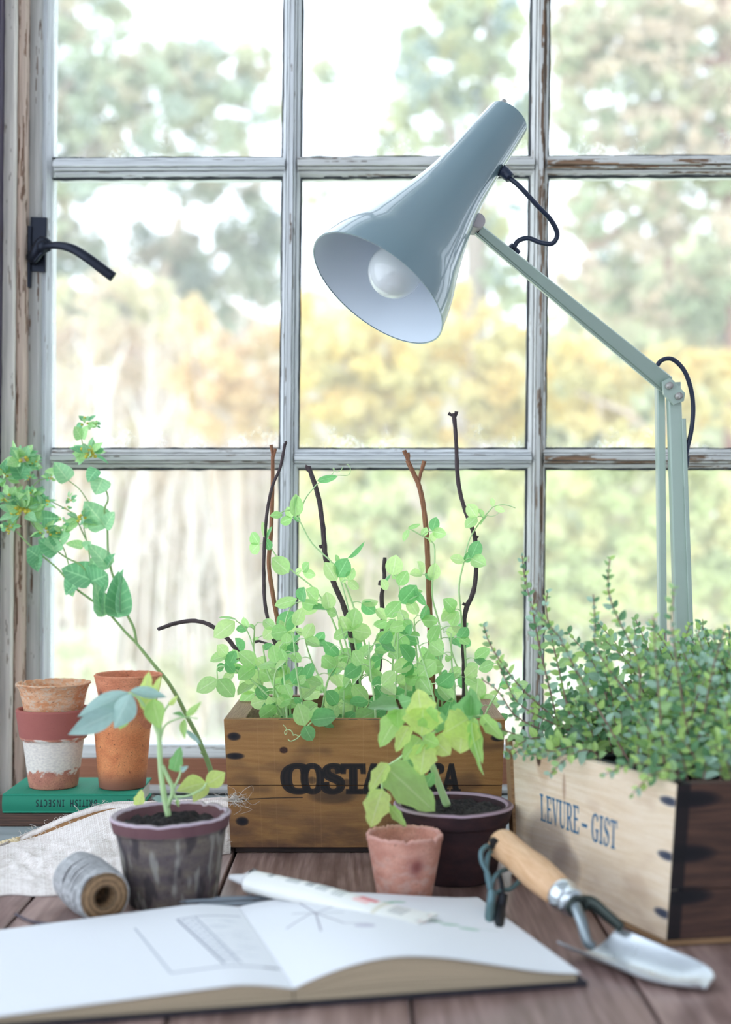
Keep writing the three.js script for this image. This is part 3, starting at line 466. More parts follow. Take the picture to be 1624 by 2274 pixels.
  const lab = std({ roughness: 0.45, map: canvasTex(1024, 256, (x, w, h) => {
    x.fillStyle = '#e9e8e4'; x.fillRect(0, 0, w, h); const line = (a0, b0, n, c, hh) => { x.fillStyle = c; for (let k = 0; k < n; k++) x.fillRect(a0 + k * 17, b0, 11, hh); };
    for (const o of [0, 128]) { line(110, o + 40, 2, 'rgba(80,90,100,.8)', 34); line(230, o + 30, 5, 'rgba(120,128,136,.55)', 50); line(350, o + 34, 3, 'rgba(70,76,90,.7)', 44); line(420, o + 30, 4, 'rgba(110,120,130,.5)', 54); line(520, o + 28, 4, 'rgba(110,120,120,.4)', 60); x.fillStyle = 'rgba(226,120,128,.9)'; x.fillRect(655, o + 36, 100, 26); x.fillStyle = 'rgba(240,190,190,.9)'; x.fillRect(640, o + 62, 90, 20); x.fillStyle = '#d9d4c4'; x.fillRect(780, o + 10, 26, 110); line(850, o + 34, 5, 'rgba(130,134,140,.5)', 50); }
  }) });
  const sec = (t, s) => { const q = s * Math.PI * 2, k = sst(t, 0.35, 1), ry = lerp(0.0085, 0.0013, k), rx = lerp(0.0132, 0.0152, k); return a.clone().addScaledVector(ax, t * L).addScaledVector(sd, Math.cos(q) * rx).addScaledVector(up, Math.sin(q) * ry); };
  part(tb, 'body', sheet(26, 30, sec), lab);
  const ring = (t0, r0, t1, r1) => sheet(3, 24, (t, s) => { const q = s * Math.PI * 2, r = lerp(r0, r1, t); return a.clone().addScaledVector(ax, lerp(t0, t1, t)).addScaledVector(sd, Math.cos(q) * r).addScaledVector(up, Math.sin(q) * r); });
  const white = std({ color: col('#e8e8ea'), roughness: 0.4 });
  part(tb, 'shoulder', [ring(0, 0.0103, -0.006, 0.0062), ring(-0.006, 0.0062, -0.008, 0.0046)], white);
  part(tb, 'nozzle', [ring(-0.008, 0.0046, -0.022, 0.0021), ring(-0.022, 0.0021, -0.0225, 0.0002)], white);
  part(tb, 'crimp', slabSheet(2, 10, (u, v) => b.clone().addScaledVector(ax, u * 0.007 - 0.002).addScaledVector(sd, lerp(-0.0158, 0.0158, v)).addScaledVector(up, 0.0011), (p) => p.clone().addScaledVector(up, -0.0022)), lab);
  // ---- thin grey brushes under the tube
  const specs = [[398, 2003, 655, 1992, 1.040, 1.05, 0.0016], [430, 2011, 660, 2002, 1.033, 1.04, 0.0018], [470, 1996, 632, 1990, 1.046, 1.052, 0.0014]];
  ['thin grey pencil under the white paint tube, the longest, poking out left', 'thin grey pencil under the white paint tube, nearest the page', 'thin grey pencil under the white paint tube, hindmost of the three'].forEach((l, i) => {
    const s = specs[i], p = P(s[0], s[1], s[4]), q = P(s[2], s[3], s[5]), pc = thing('pencil', l, 'pencil', p.clone().lerp(q, 0.5), undefined), tip = p.clone().lerp(q, 0.06);
    part(pc, 'shaft', tube([tip, q], s[6], { s: 6, n: 2 }), std({ color: col('#7f8891'), roughness: 0.5 }));
    part(pc, 'point', tube([p, tip], [0.0003, s[6]], { s: 6, n: 2 }), std({ color: col('#6a6f78'), roughness: 0.6 }));
    part(pc, 'end_cap', tube([q.clone().lerp(p, 0.03), q.clone().lerp(p, -0.02)], s[6] * 1.05, { s: 8, n: 2 }), std({ color: col('#b58f70'), roughness: 0.6 }));
  });
}

// ---------------------------------------------------------------- twine, sack, tools
{
  const ax = V(0.5, 0, 0.866), A = V(-0.2035, TABLE + 0.0222, -1.02), L = 0.072, sd = V(0, 1, 0), sv = V(0, 0, 0).crossVectors(ax, sd).normalize();
  const t = thing('twine_ball', 'roll of pale grey twine on a brown cardboard core, lying on its side', 'twine', V(A.x, TABLE, A.z - 0.03));
  const at = (s, q, r) => A.clone().addScaledVector(ax, -s * L).addScaledVector(sd, Math.cos(q) * r).addScaledVector(sv, Math.sin(q) * r);
  const twM = std({ roughness: 0.95, map: tex(256, 64, (u, v) => { const k = 0.8 + 0.25 * Math.sin((u * 60 + v * 2) * Math.PI * 2) * 0.4 + fbm(u * 9, v * 5) * 0.25; return [222 * k, 222 * k, 224 * k]; }, { rep: [14, 1] }) });
  const rr = (s) => 0.0192 + 0.0016 * Math.sin(s * Math.PI) + 0.0006 * n2(s * 7, 3);
  part(t, 'wound_body', sheet(24, 48, (s, q) => at(lerp(0.03, 0.98, s), q * Math.PI * 2, rr(s) * (s < 0.04 || s > 0.96 ? 0.93 : 1) - 0.0010)), std({ color: col('#565058'), roughness: 1 }));  // body darkened so gaps between the wraps look shaded
  const wraps = [];
  for (let k = 0; k < 21; k++) { const s0 = lerp(0.05, 0.94, k / 20), tilt = 0.06 * n2(k * 1.3, 5) + (k % 5 === 3 ? 0.16 : 0), ph = R(0, 6), pts = []; for (let i = 0; i <= 26; i++) { const q = i / 26 * Math.PI * 2; const s = clamp(s0 + tilt * Math.cos(q + ph), 0.03, 0.96); pts.push(at(s, q, rr(s) + 0.0003)); } wraps.push(tube(pts, 0.00155, { s: 7, n: 44 })); }
  part(t, 'twine', wraps, twM);
  const card = std({ roughness: 0.9, map: tex(64, 256, (u, v) => { const k = 0.85 + 0.3 * Math.sin(u * 20) * 0.6 + 0.12 * n2(v * 12, u * 6); return [156 * k, 124 * k, 92 * k]; }) });
  const prof = [[0.0078, 0.05], [0.0081, 0.0], [0.0115, -0.012], [0.013, -0.002], [0.0166, -0.006], [0.0190, 0.012]];
  part(t, 'core', [sheet(5, 40, (u, q) => { const k = Math.round(u * 5), a = prof[k]; return at(a[1], q * Math.PI * 2, a[0]); }), sheet(6, 30, (u, q) => at(lerp(0, 0.95, u), q * Math.PI * 2, 0.0078))], card, 'brown cardboard core');
  part(t, 'loose_end', tube([T(180, 2050, 0.0014), T(150, 2055, 0.0014), T(110, 2052, 0.0014), T(70, 2046, 0.0014), T(34, 2030, 0.0014)], [0.0014, 0.0009], { s: 6, n: 24 }), std({ color: col('#5b5560'), roughness: 0.95 }), 'dark loose end of twine');
}
// burlap sack
const weave = (a, b, n = 64) => tex(256, 256, (u, v) => { const p = Math.floor(u * n), q = Math.floor(v * n), fx = u * n - p - 0.5, fy = v * n - q - 0.5, over = (p + q) % 2, w = over ? Math.cos(fx * 2.6) : Math.cos(fy * 2.6), hole = Math.abs(fx) > 0.4 && Math.abs(fy) > 0.4 ? 0.6 : 1, k = (0.72 + 0.28 * w) * hole * (1 + 0.22 * n2(p * 0.7, over ? 3 : q * 0.7)); return mix3(hex3(b), hex3(a), clamp(k, 0, 1)); }, { rep: [2.2, 1.5] });
const burlapMat = std({ map: weave('#f2eae6', '#8e786c'), roughness: 1 });
{
  const t = thing('burlap_sack', 'pale burlap sack with a frayed hem and open brown mouth, crumpled behind the twine', 'sack', V(-0.3, TABLE, -1.2));
  // back edge (the mouth), front edge: pixel x, y and height above the table
  const back = [[-60, 1905, 0.006], [20, 1868, 0.009], [80, 1842, 0.016], [150, 1812, 0.028], [240, 1786, 0.036], [330, 1783, 0.038], [430, 1778, 0.042], [520, 1772, 0.046]].map((q) => P(q[0], q[1], (CAMY - TABLE - q[2]) * F / (q[1] - HY)));
  const front = [[-60, 2000, 0.0015], [20, 1985, 0.0015], [90, 1988, 0.0015], [170, 1982, 0.0015], [270, 1965, 0.0015], [330, 1935, 0.0015], [420, 1905, 0.0015], [512, 1893, 0.0015]].map((q) => T(q[0], q[1], q[2]));
  const cb = new THREE.CatmullRomCurve3(back, false, 'centripetal'), cf = new THREE.CatmullRomCurve3(front, false, 'centripetal');
  const top = (u, v) => { const f = cf.getPoint(u), b = cb.getPoint(u), p = f.clone().lerp(b, v), hb = b.y - TABLE; p.y = TABLE + 0.0016 + Math.max(0, hb - 0.006 - 0.0075 * Math.sin(clamp((u - 0.1) / 0.62, 0, 1) * Math.PI)) * Math.pow(v, 0.75); const e = Math.sin(v * Math.PI) * (0.6 + 0.4 * hb / 0.04); p.y += e * (0.0035 * Math.sin(u * 9 + v * 9 + 2 * n2(u * 3, v * 2)) + 0.003 * n2(u * 7, v * 7 + u * 4) + 0.0016 * n2(u * 16, v * 15) - 0.002) + 0.0035 * sst(v, 0.0, 0.1); p.y = Math.max(p.y, TABLE + 0.0016); return p; };
  const cloth = part(t, 'front_cloth', slabSheet(90, 44, top, (p) => V(p.x, Math.max(TABLE + 0.0004, p.y - 0.0018), p.z)), burlapMat);
  // the hem: a second layer rolled up behind the front one, standing a little higher so that the mouth gapes
  const hem = (u, v) => { const b = cb.getPoint(u), gap = 0.0105 * Math.sin(clamp((u - 0.1) / 0.62, 0, 1) * Math.PI), a = v * Math.PI * 1.05; return V(b.x + 0.0, b.y - 0.0065 + gap * 0.25 + 0.003 * Math.sin(a) + 0.001 * n2(u * 18, 4), b.z - 0.006 - gap * 0.5 + 0.0065 * Math.cos(a)); };
  part(t, 'hem', slabSheet(90, 12, hem, (p) => V(p.x, p.y - 0.0016, p.z)), burlapMat);
  part(t, 'back_cloth', slabSheet(60, 10, (u, v) => { const b = cb.getPoint(u); return V(b.x, lerp(b.y - 0.001, TABLE + 0.001, v), b.z - 0.014 - 0.006 * v); }, (p) => V(p.x, p.y, p.z + 0.0016)), burlapMat);
  part(t, 'lining', slabSheet(50, 4, (u, v) => { const b = cb.getPoint(lerp(0.06, 0.76, u)), a = top(lerp(0.06, 0.76, u), 0.985), gap = 0.0105 * Math.sin(clamp((lerp(0.06, 0.76, u) - 0.1) / 0.62, 0, 1) * Math.PI); return V(b.x, lerp(a.y - 0.001, b.y - 0.006 + gap * 0.25 + 0.001, v), lerp(a.z + 0.0005, b.z - 0.007 - gap * 0.5, v)); }, (p) => V(p.x, p.y - 0.001, p.z - 0.0012)), std({ map: weave('#9a7048', '#5b3e2a'), roughness: 1 }), 'brown inside of the sack mouth');
  const fr = []; const fray = (p, n, len, spread) => { for (let k = 0; k < n; k++) { const d = V(R(-1, 1), R(-0.2, 1), R(-0.4, 1)).normalize(), l = R(0.4, 1) * len, q = p.clone().add(V(R(-1, 1) * spread, R(-1, 1) * spread * 0.3, R(-1, 1) * spread * 0.4)); fr.push(tube([q, q.clone().addScaledVector(d, l * 0.5).add(V(R(-1, 1), R(-1, 1), 0).multiplyScalar(l * 0.25)), q.clone().addScaledVector(d, l).add(V(R(-1, 1), R(-1, 1) - 0.5, 0).multiplyScalar(l * 0.45)), q.clone().addScaledVector(d, l * 1.1).add(V(R(-1, 1), R(-1, 0.3), 0).multiplyScalar(l * 0.6))], [0.00022, 0.0001], { s: 3, n: 8 })); } };
  for (let k = 0; k < 46; k++) { const u = R(0.12, 0.72); fray(hem(u, 0.5), 1, 0.009, 0.002); }
  for (let k = 0; k < 26; k++) { const u = R(0.2, 0.5); fray(top(u, 0.97), 1, 0.008, 0.002); }
  fray(P(518, 1778, 1.245), 60, 0.015, 0.006);
  for (let k = 0; k < 60; k++) { const v = R(0, 0.95); fray(top(0.985, v), 1, 0.008, 0.002); }
  part(t, 'frayed_threads', fr, std({ color: col('#e9e2da'), roughness: 1 })).userData.kind = 'stuff';
  const rope = []; for (const ph of [0, 2.1, 4.2]) { const pts = []; for (let k = 0; k <= 30; k++) { const s = k / 30, c = P(lerp(-70, 42, s), lerp(1902, 1872, s), 1.272), a = s * 30 + ph; pts.push(c.add(V(0, Math.cos(a) * 0.0018 + 0.003, Math.sin(a) * 0.0018))); } rope.push(tube(pts, 0.0021, { s: 6, n: 60 })); }
  const rp = thing('rope', 'short cream rope end lying behind the burlap sack at the left', 'rope', P(-14, 1888, 1.272)); part(rp, 'strand', rope[0], std({ color: col('#d6c39c'), roughness: 1 })); part(rp, 'strand', rope[1], std({ color: col('#cdb88f'), roughness: 1 })); part(rp, 'strand', rope[2], std({ color: col('#d9c8a4'), roughness: 1 }));
}
{ // trowel
  const t = thing('trowel', 'hand trowel with a turned beech handle, steel ferrule and bright blade', 'trowel', T(1400, 2120, 0.004));
  const H0 = P(1106, 1866, 1.06), H1 = P(1250, 1987, 0.976), ax = H1.clone().sub(H0), L = ax.length(); ax.normalize();
  const sv = V(0, 0, 0).crossVectors(ax, V(0, 1, 0)).normalize(), su = V(0, 0, 0).crossVectors(sv, ax).normalize(), ring = (s, q, r) => H0.clone().addScaledVector(ax, s * L).addScaledVector(su, Math.cos(q) * r).addScaledVector(sv, Math.sin(q) * r);
  const prof = (s) => s < 0.08 ? 0.0125 * Math.sqrt(Math.max(0, 1 - ((0.08 - s) / 0.09) ** 2)) : lerp(0.0125, 0.0118, sst(s, 0.1, 0.4)) + 0.0016 * Math.sin(sst(s, 0.25, 1) * Math.PI) - 0.0016 * sst(s, 0.9, 1);
  const beech = std({ roughness: 0.42, map: woodTex('#e2bb94', '#c89b72', 91, { rep: [1.2, 1] }) });
  part(t, 'handle', sheet(40, 32, (s, q) => ring(lerp(-0.01, 1, s), q * Math.PI * 2, Math.max(0.0002, prof(lerp(-0.01, 1, s))))), beech);
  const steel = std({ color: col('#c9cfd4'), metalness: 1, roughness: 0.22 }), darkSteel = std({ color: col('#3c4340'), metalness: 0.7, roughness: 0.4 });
  part(t, 'hang_hole', tube([ring(0.09, 1.15, 0.0108), ring(0.16, 1.2, 0.0132)], [0.0035, 0.0042], { s: 14, n: 3 }), std({ color: col('#1a1618'), roughness: 0.9 }), 'dark hole through the handle end');
  part(t, 'ferrule', sheet(10, 32, (s, q) => ring(lerp(0.985, 1.17, s), q * Math.PI * 2, lerp(0.0122, 0.0100, s) + 0.0006 * Math.sin(s * Math.PI * 3) - (s > 0.95 ? 0.0025 : 0))), steel);
  const E = ring(1.17, 0, 0), B = P(1306, 2094, 0.939);
  part(t, 'collar', tube([ring(1.14, 0, 0), ring(1.22, 0, 0)], 0.0082, { s: 18, n: 3 }), darkSteel);
  part(t, 'neck', tube([E, P(1278, 2012, 0.957), P(1292, 2045, 0.945), B, B.clone().lerp(T(1345, 2120, 0.003), 0.3)], [0.0048, 0.0036], { s: 10, n: 20 }), std({ color: col('#8d979c'), metalness: 1, roughness: 0.3 }));
  part(t, 'shadow_bar', tube([E, P(1310, 2005, 0.962), P(1345, 2030, 0.953), P(1382, 2062, 0.945)], [0.0062, 0.004], { s: 8, n: 14, flat: 0.5 }), darkSteel);  // dark bar added in place of the trowel's cast shadow
  // blade: a trough from the two rear corners to the rounded tip
  const cl = T(1238, 2092, 0.012), cr = T(1372, 2062, 0.018), tip = T(1566, 2186, 0.006);
  const mid0 = cl.clone().lerp(cr, 0.5), axis = tip.clone().sub(mid0), half = cr.clone().sub(cl).multiplyScalar(0.5);
  const fn = (u, v) => { const s = (v - 0.5) * 2, wid = u < 0.62 ? lerp(1, 0.96, u / 0.62) : 0.96 * Math.sqrt(Math.max(0, 1 - ((u - 0.62) / 0.385) ** 2)), p = mid0.clone().addScaledVector(axis, u).addScaledVector(half, s * wid); p.y -= (0.0115 - 0.006 * u) * (1 - s * s) * (1 - 0.6 * sst(u, 0.7, 1)); p.y += 0.001 * Math.abs(s); return p; };
  part(t, 'blade', slabSheet(36, 20, fn, (p) => V(p.x, p.y - 0.0014, p.z)), std({ color: col('#d3d9df'), metalness: 0.85, roughness: 0.36, roughnessMap: tex(256, 128, (u, v) => 0.85 + 0.2 * fbm(u * 5, v * 3, 3), { srgb: false }) }));
}
{ // wire cultivator
  const t = thing('wire_cultivator', 'small grey green wire hand cultivator with looped tines under the trowel handle', 'cultivator', T(1096, 2058));
  const m = std({ color: col('#5f7d84'), metalness: 0.35, roughness: 0.45 }), dk = std({ color: col('#23262e'), metalness: 0.4, roughness: 0.5 });
  part(t, 'stem', tube([T(1086, 2066, 0.0045), P(1090, 2010, 1.0245), P(1094, 1976, 1.028)], [0.0042, 0.0036], { s: 10, n: 14 }), m);
  part(t, 'stem_shade_side', tube([T(1108, 2072, 0.005), P(1112, 2015, 1.0285), P(1118, 1984, 1.032)], [0.0052, 0.004], { s: 10, n: 14 }), dk);  // dark copy of the stem: its shadow side made into a part
  const tn = (pts) => part(t, 'tine', tube(pts, 0.0019, { s: 8, n: 36 }), m);
  tn([P(1092, 1980, 1.028), P(1084, 1940, 1.03), P(1071, 1915, 1.032), P(1069, 1893, 1.034), P(1080, 1880, 1.04), P(1096, 1884, 1.05)]);
  tn([P(1088, 1975, 1.03), P(1081, 1935, 1.033), P(1084, 1903, 1.038), P(1092, 1890, 1.045), P(1104, 1892, 1.055)]);
  tn([P(1091, 1976, 1.03), P(1095, 1955, 1.03), P(1108, 1938, 1.035), P(1124, 1931, 1.045), P(1140, 1925, 1.06)]);
  tn([P(1104, 1985, 1.033), P(1115, 1976, 1.036), P(1131, 1975, 1.04), P(1148, 1963, 1.045), P(1160, 1945, 1.055)]);
  part(t, 'tine', tube([P(1116, 1985, 1.034), P(1114, 1960, 1.038), P(1108, 1938, 1.045)], 0.0019, { s: 8, n: 12 }), dk);  // dark tine in the tone of the stem's shadow side
}

// ---------------------------------------------------------------- the lamp
{
  const t = thing('desk_lamp', 'grey blue jointed desk lamp with a flared metal shade, reaching over the pea shoots', 'lamp', V(0.335, TABLE, -1.385));
  const paint = phy({ color: col('#6f868f'), roughness: 0.35, clearcoat: 1, clearcoatRoughness: 0.06 }), arm = phy({ color: col('#a2b4a8'), roughness: 0.38, clearcoat: 0.5, clearcoatRoughness: 0.2 });
  const inner = std({ color: col('#d5dee8'), roughness: 0.5 }), steel = std({ color: col('#b9b4b0'), metalness: 0.4, roughness: 0.4 }), cable = std({ color: col('#1c2740'), roughness: 0.45 });
  // shade: axis from the middle of the rim to the middle of the cap
  const c0 = P(838, 643, 1.215), c1 = P(1127, 265, 1.288), ax = c1.clone().sub(c0), L = ax.length(); ax.normalize();
  const sx = V(0, 0, 0).crossVectors(ax, V(0, 0, 1)).normalize(), sy = V(0, 0, 0).crossVectors(sx, ax).normalize(), K = 1.245 / F;
  const pts = [[0, 168], [10, 165.5], [45, 155.5], [72, 145], [100, 132], [139, 116], [171, 104.5], [220, 88.5], [255, 79], [293, 71], [360, 63], [411, 58.5], [478, 51.5]];
  const rad = (s) => { const x = s * 478; let i = 0; while (i < pts.length - 2 && pts[i + 1][0] < x) i++; const a = pts[Math.max(0, i - 1)], b = pts[i], c = pts[i + 1], d = pts[Math.min(pts.length - 1, i + 2)], k = (x - b[0]) / (c[0] - b[0]), m0 = (c[1] - a[1]) / (c[0] - a[0] || 1) * (c[0] - b[0]), m1 = (d[1] - b[1]) / (d[0] - b[0] || 1) * (c[0] - b[0]), k2 = k * k, k3 = k2 * k; return ((2 * k3 - 3 * k2 + 1) * b[1] + (k3 - 2 * k2 + k) * m0 + (-2 * k3 + 3 * k2) * c[1] + (k3 - k2) * m1) * K; };
  const at = (s, q, r) => c0.clone().addScaledVector(ax, s * L).addScaledVector(sx, Math.cos(q) * r).addScaledVector(sy, Math.sin(q) * r);
  const rev = (f, n, m = 96) => { const g = sheet(n, m, (s, q) => { const [a, r] = f(s); return at(a, q * Math.PI * 2, Math.max(r, 1e-5)); }); return g; };
  const sh = part(t, 'lamp_shade', [rev((s) => [s, rad(s)], 60), rev((s) => [1 + 0.004 * s, lerp(rad(1), 0.0005, s)], 4)], paint);
  part(sh, 'shade_lining', rev((s) => [0.001 + s * 0.985, rad(0.001 + s * 0.985) - 0.0012], 60), inner, 'white inside of the shade');
  part(sh, 'shade_rim', rev((s) => [0.001 * Math.sin(s * 6.28) - 0.0005, rad(0) - 0.0006 + 0.0007 * Math.cos(s * 6.28)], 8), paint);
  part(t, 'switch_button', tube([at(0.995, 2.75, rad(1) * 0.62), at(1.05, 2.75, rad(1) * 0.62)], 0.0028, { s: 14, n: 4 }), steel);
  const bp = at(0.105, 0.6, 0.004);
  part(t, 'bulb', [new THREE.SphereGeometry(0.0255, 32, 24).translate(bp.x, bp.y, bp.z)], phy({ color: col('#eef1f2'), roughness: 0.12, transmission: 0.25, thickness: 0, clearcoat: 0.6 }));
  part(t, 'bulb_neck', [rev((s) => [lerp(0.12, 0.36, s), lerp(0.021, 0.0135, sst(s, 0, 0.7))], 10, 32), rev((s) => [lerp(0.36, 0.6, s), 0.0165], 4, 32)], std({ color: col('#d8dada'), roughness: 0.4 }));
  // pivot knob and the upper arm
  const k0 = P(1056, 497, 1.262), k1 = P(1472, 848, 1.372);
  const kd = V(0.15, 0.1, 1).normalize();
  part(t, 'pivot_knob', tube([k0.clone().addScaledVector(kd, -0.012), k0.clone().addScaledVector(kd, -0.001), k0.clone().addScaledVector(kd, 0.010), k0.clone().addScaledVector(kd, 0.0115)], (s) => s > 0.97 ? 0.0066 : 0.0076, { s: 24, n: 16 }), std({ color: col('#b7aeb0'), roughness: 0.5 }), 'pinkish grey pivot knob');
  const chan = (h) => [[-h, -0.006], [-h, 0.004], [-h + 0.0012, 0.006], [-h * 0.25, 0.0066], [h - 0.002, 0.0066], [h, 0.0052], [h, -0.006]];
  const armBar = (p, q, w0, w1, n = 8) => { const g = bar(p, q, chan(1), { n, jit: 0 }); return g; };
  const taper = (p, q, w0, w1, name, mat = arm, depth = 1) => { // a channel that widens from w0 to w1
    const dir = q.clone().sub(p).normalize(), ac = V(0, 0, 1).cross(dir).normalize().negate(), out = V(0, 0, 0).crossVectors(ac, dir).normalize(); if (out.z < 0) out.negate();
    const sec = (s) => { const h = lerp(w0, w1, s) / 2; return [[-h, -0.0062], [-h, 0.0044], [-h + 0.0014, 0.0060], [h - 0.0014, 0.0060], [h, 0.0044], [h, -0.0062], [h - 0.0012, -0.0062], [-h + 0.0012, -0.0062]]; };
    const m = 8, g = sheet(12, m, (s, k) => { const a = sec(s)[Math.round(k * m) % m]; return p.clone().lerp(q, s).addScaledVector(ac, a[0]).addScaledVector(out, a[1] * depth); });
    return part(t, name, toCreasedNormals(g, 0.4), mat);
  };
  taper(P(1062, 510, 1.268), P(1478, 852, 1.372), 0.0096, 0.0178, 'upper_arm');
  part(t, 'upper_arm_lip', tube([P(1056, 517, 1.262), P(1470, 869, 1.366)], 0.0011, { s: 6, n: 4, curve: false }), arm);
  taper(P(1466, 858, 1.385), P(1474, 1640, 1.385), 0.0088, 0.0072, 'lower_arm');
  taper(P(1496, 850, 1.372), P(1522, 1640, 1.372), 0.0135, 0.0155, 'lower_arm');
  part(t, 'slot_cover', bar(P(1518, 930, 1.366), P(1538, 1500, 1.366), boxSection(0.0022, -0.004, 0.003, 0.0006), { n: 3, jit: 0 }), arm);
  part(t, 'elbow_bracket', (() => { const o = P(1466, 846, 1.362), s = new THREE.Shape(), k = 1.362 / F, q = [[4, 4], [18, -4], [26, 0], [52, 28], [50, 44], [30, 52], [8, 30]]; q.forEach((a, i) => i ? s.lineTo(a[0] * k, -a[1] * k) : s.moveTo(a[0] * k, -a[1] * k)); s.closePath(); return new THREE.ExtrudeGeometry(s, { depth: 0.004, bevelSize: 0.0008, bevelThickness: 0.0008, bevelSegments: 2 }).translate(o.x, o.y, o.z); })(), arm);
  for (const [x, y] of [[1488, 856], [1509, 879]]) { const b = P(x, y, 1.352); part(t, 'bolt', [tube([b.clone().add(V(0, 0, -0.006)), b.clone().add(V(0, 0, 0.001))], 0.0037, { s: 20, n: 2 }), box(0.0009, 0.0058, 0.0006, b.x, b.y, b.z + 0.0014, 0.0002)], steel); }
  const cb = (pts, r = 0.0024) => tube(pts, r, { s: 10, n: 60 });
  part(t, 'cable', cb([P(1124, 390, 1.262), P(1150, 410, 1.258), P(1192, 455, 1.262), P(1226, 492, 1.27), P(1238, 522, 1.275), P(1228, 540, 1.277), P(1202, 539, 1.28), P(1172, 529, 1.285), P(1150, 536, 1.287), P(1141, 552, 1.288)]), cable);
  part(t, 'cable_grommet', tube([P(1113, 378, 1.262), P(1122, 384, 1.262), P(1134, 396, 1.26)], [0.0062, 0.0048], { s: 14, n: 6 }), cable);
  part(t, 'cable_grommet', tube([P(1133, 545, 1.29), P(1151, 563, 1.294)], 0.0034, { s: 10, n: 3 }), cable);
  part(t, 'cable', cb([P(1456, 818, 1.362), P(1470, 800, 1.36), P(1492, 797, 1.36), P(1518, 820, 1.36), P(1534, 860, 1.362), P(1540, 905, 1.364), P(1536, 955, 1.366), P(1526, 1000, 1.368), P(1522, 1036, 1.37)]), cable);
  part(t, 'cable_grommet', tube([P(1448, 812, 1.364), P(1462, 826, 1.366)], 0.0034, { s: 10, n: 3 }), cable);
  part(t, 'cable_grommet', tube([P(1526, 1012, 1.368), P(1522, 1038, 1.37)], 0.0034, { s: 10, n: 3 }), cable);
  const bs = lathe([[0.002, 0], [0.074, 0], [0.076, 0.003], [0.075, 0.011], [0.072, 0.014], [0.03, 0.017], [0.016, 0.021], [0.013, 0.03], [0.0125, 0.062], [0.002, 0.064]], 64).translate(0.335, TABLE + 0.0005, -1.385);
  part(t, 'base', bs, paint);
}

// ---------------------------------------------------------------- plants
const LW = { pea: (t) => 0.5 * Math.pow(Math.sin(Math.PI * Math.pow(t, 0.9)), 0.62), herb: (t) => 0.5 * Math.pow(Math.sin(Math.PI * Math.pow(t, 0.82)), 0.75), bup: (t) => 0.5 * Math.pow(Math.sin(Math.PI * Math.pow(t, 0.66)), 0.62) * (t > 0.85 ? 1 - (t - 0.85) * 2 : 1), tom: (t) => 0.5 * Math.pow(Math.sin(Math.PI * Math.pow(t, 0.72)), 0.7) * (1 + 0.13 * Math.sin(t * 17 - 0.6)), lance: (t) => 0.5 * Math.pow(Math.sin(Math.PI * Math.pow(t, 0.8)), 1.0) };
const peaG = [0, 1, 2, 3].map((k) => leafGeo(LW.pea, { fold: [0.12, 0.3, 0.45, -0.2][k], curl: [0.05, 0.18, -0.12, 0.3][k], wave: 0.012 }));
const herbG = [0, 1, 2].map((k) => leafGeo(LW.herb, { n: 4, c: 2, fold: [0.3, 0.15, 0.5][k], curl: [0.15, 0.3, 0.0][k] }));
const bupG = [0, 1, 2].map((k) => leafGeo(LW.bup, { n: 9, c: 6, y0: 0, fold: [0.25, 0.8, -0.2][k], curl: [0.1, 0.3, 0.15][k], back: 0.12 }));
const tomG = [0, 1, 2].map((k) => leafGeo(LW.tom, { n: 10, c: 4, fold: [0.2, 0.35, 0.1][k], curl: [0.2, 0.4, 0.1][k], wave: 0.02 }));
const lanceG = [0, 1].map((k) => leafGeo(LW.lance, { n: 8, c: 4, fold: [0.3, -0.35][k], curl: [0.15, 0.35][k], wave: 0.01 }));
const leafMat = (a, b, seed, o = {}) => phy({ map: leafTex(a, b, seed, o.veins ?? 1), transmission: o.tr ?? 0.5, thickness: 0, roughness: 1, clearcoat: o.coat ?? 0.35, clearcoatRoughness: 0.38 });
const peaM = [['#c8f2a0', '#e2fac8'], ['#b4e892', '#d4f4b8'], ['#dcfaac', '#eeffd0'], ['#84cc80', '#ace2a0']].map((c, i) => leafMat(c[0], c[1], i * 3, { veins: 0.15, tr: 0.64, coat: 0.18 }));
const herbM = [['#a4cc84', '#c0dea4'], ['#a8ccb4', '#c4dcca'], ['#bce07e', '#d4eca4'], ['#669c68', '#8cb888']].map((c, i) => leafMat(c[0], c[1], 20 + i * 3, { veins: 0, tr: 0.42, coat: 1 }));
const bupM = [['#a4dca4', '#ccf0bc'], ['#7cc08a', '#ace0ac'], ['#bceca0', '#e0f8c0']].map((c, i) => leafMat(c[0], c[1], 40 + i * 3, { tr: 0.42, veins: 1 }));
const tomM = [['#e8fc94', '#f4ffc0'], ['#c4ee8c', '#def8b0'], ['#90cc80', '#b4dea0']].map((c, i) => leafMat(c[0], c[1], 60 + i * 3, { tr: 0.7, veins: 0.22, coat: 0.15 }));
const sqM = leafMat('#a9cbc4', '#bcd8d0', 71, { tr: 0.35, coat: 0.8, veins: 0.3 });
const stemM = phy({ color: col('#d2eeb4'), roughness: 0.6, transmission: 0.3, thickness: 0 }), stemDark = std({ color: col('#8fb070'), roughness: 0.6 }), herbStem = std({ color: col('#8a6a62'), roughness: 0.7 });
const barkDark = std({ roughness: 0.9, map: woodTex('#6a5a5a', '#2e262b', 101, { rep: [30, 1] }) }), barkBrown = std({ roughness: 0.85, map: woodTex('#b8845f', '#6a4232', 103, { rep: [12, 1] }) });
const pick = (a) => a[Math.floor(rnd() * a.length) % a.length];
rnd = mulberry(2024);

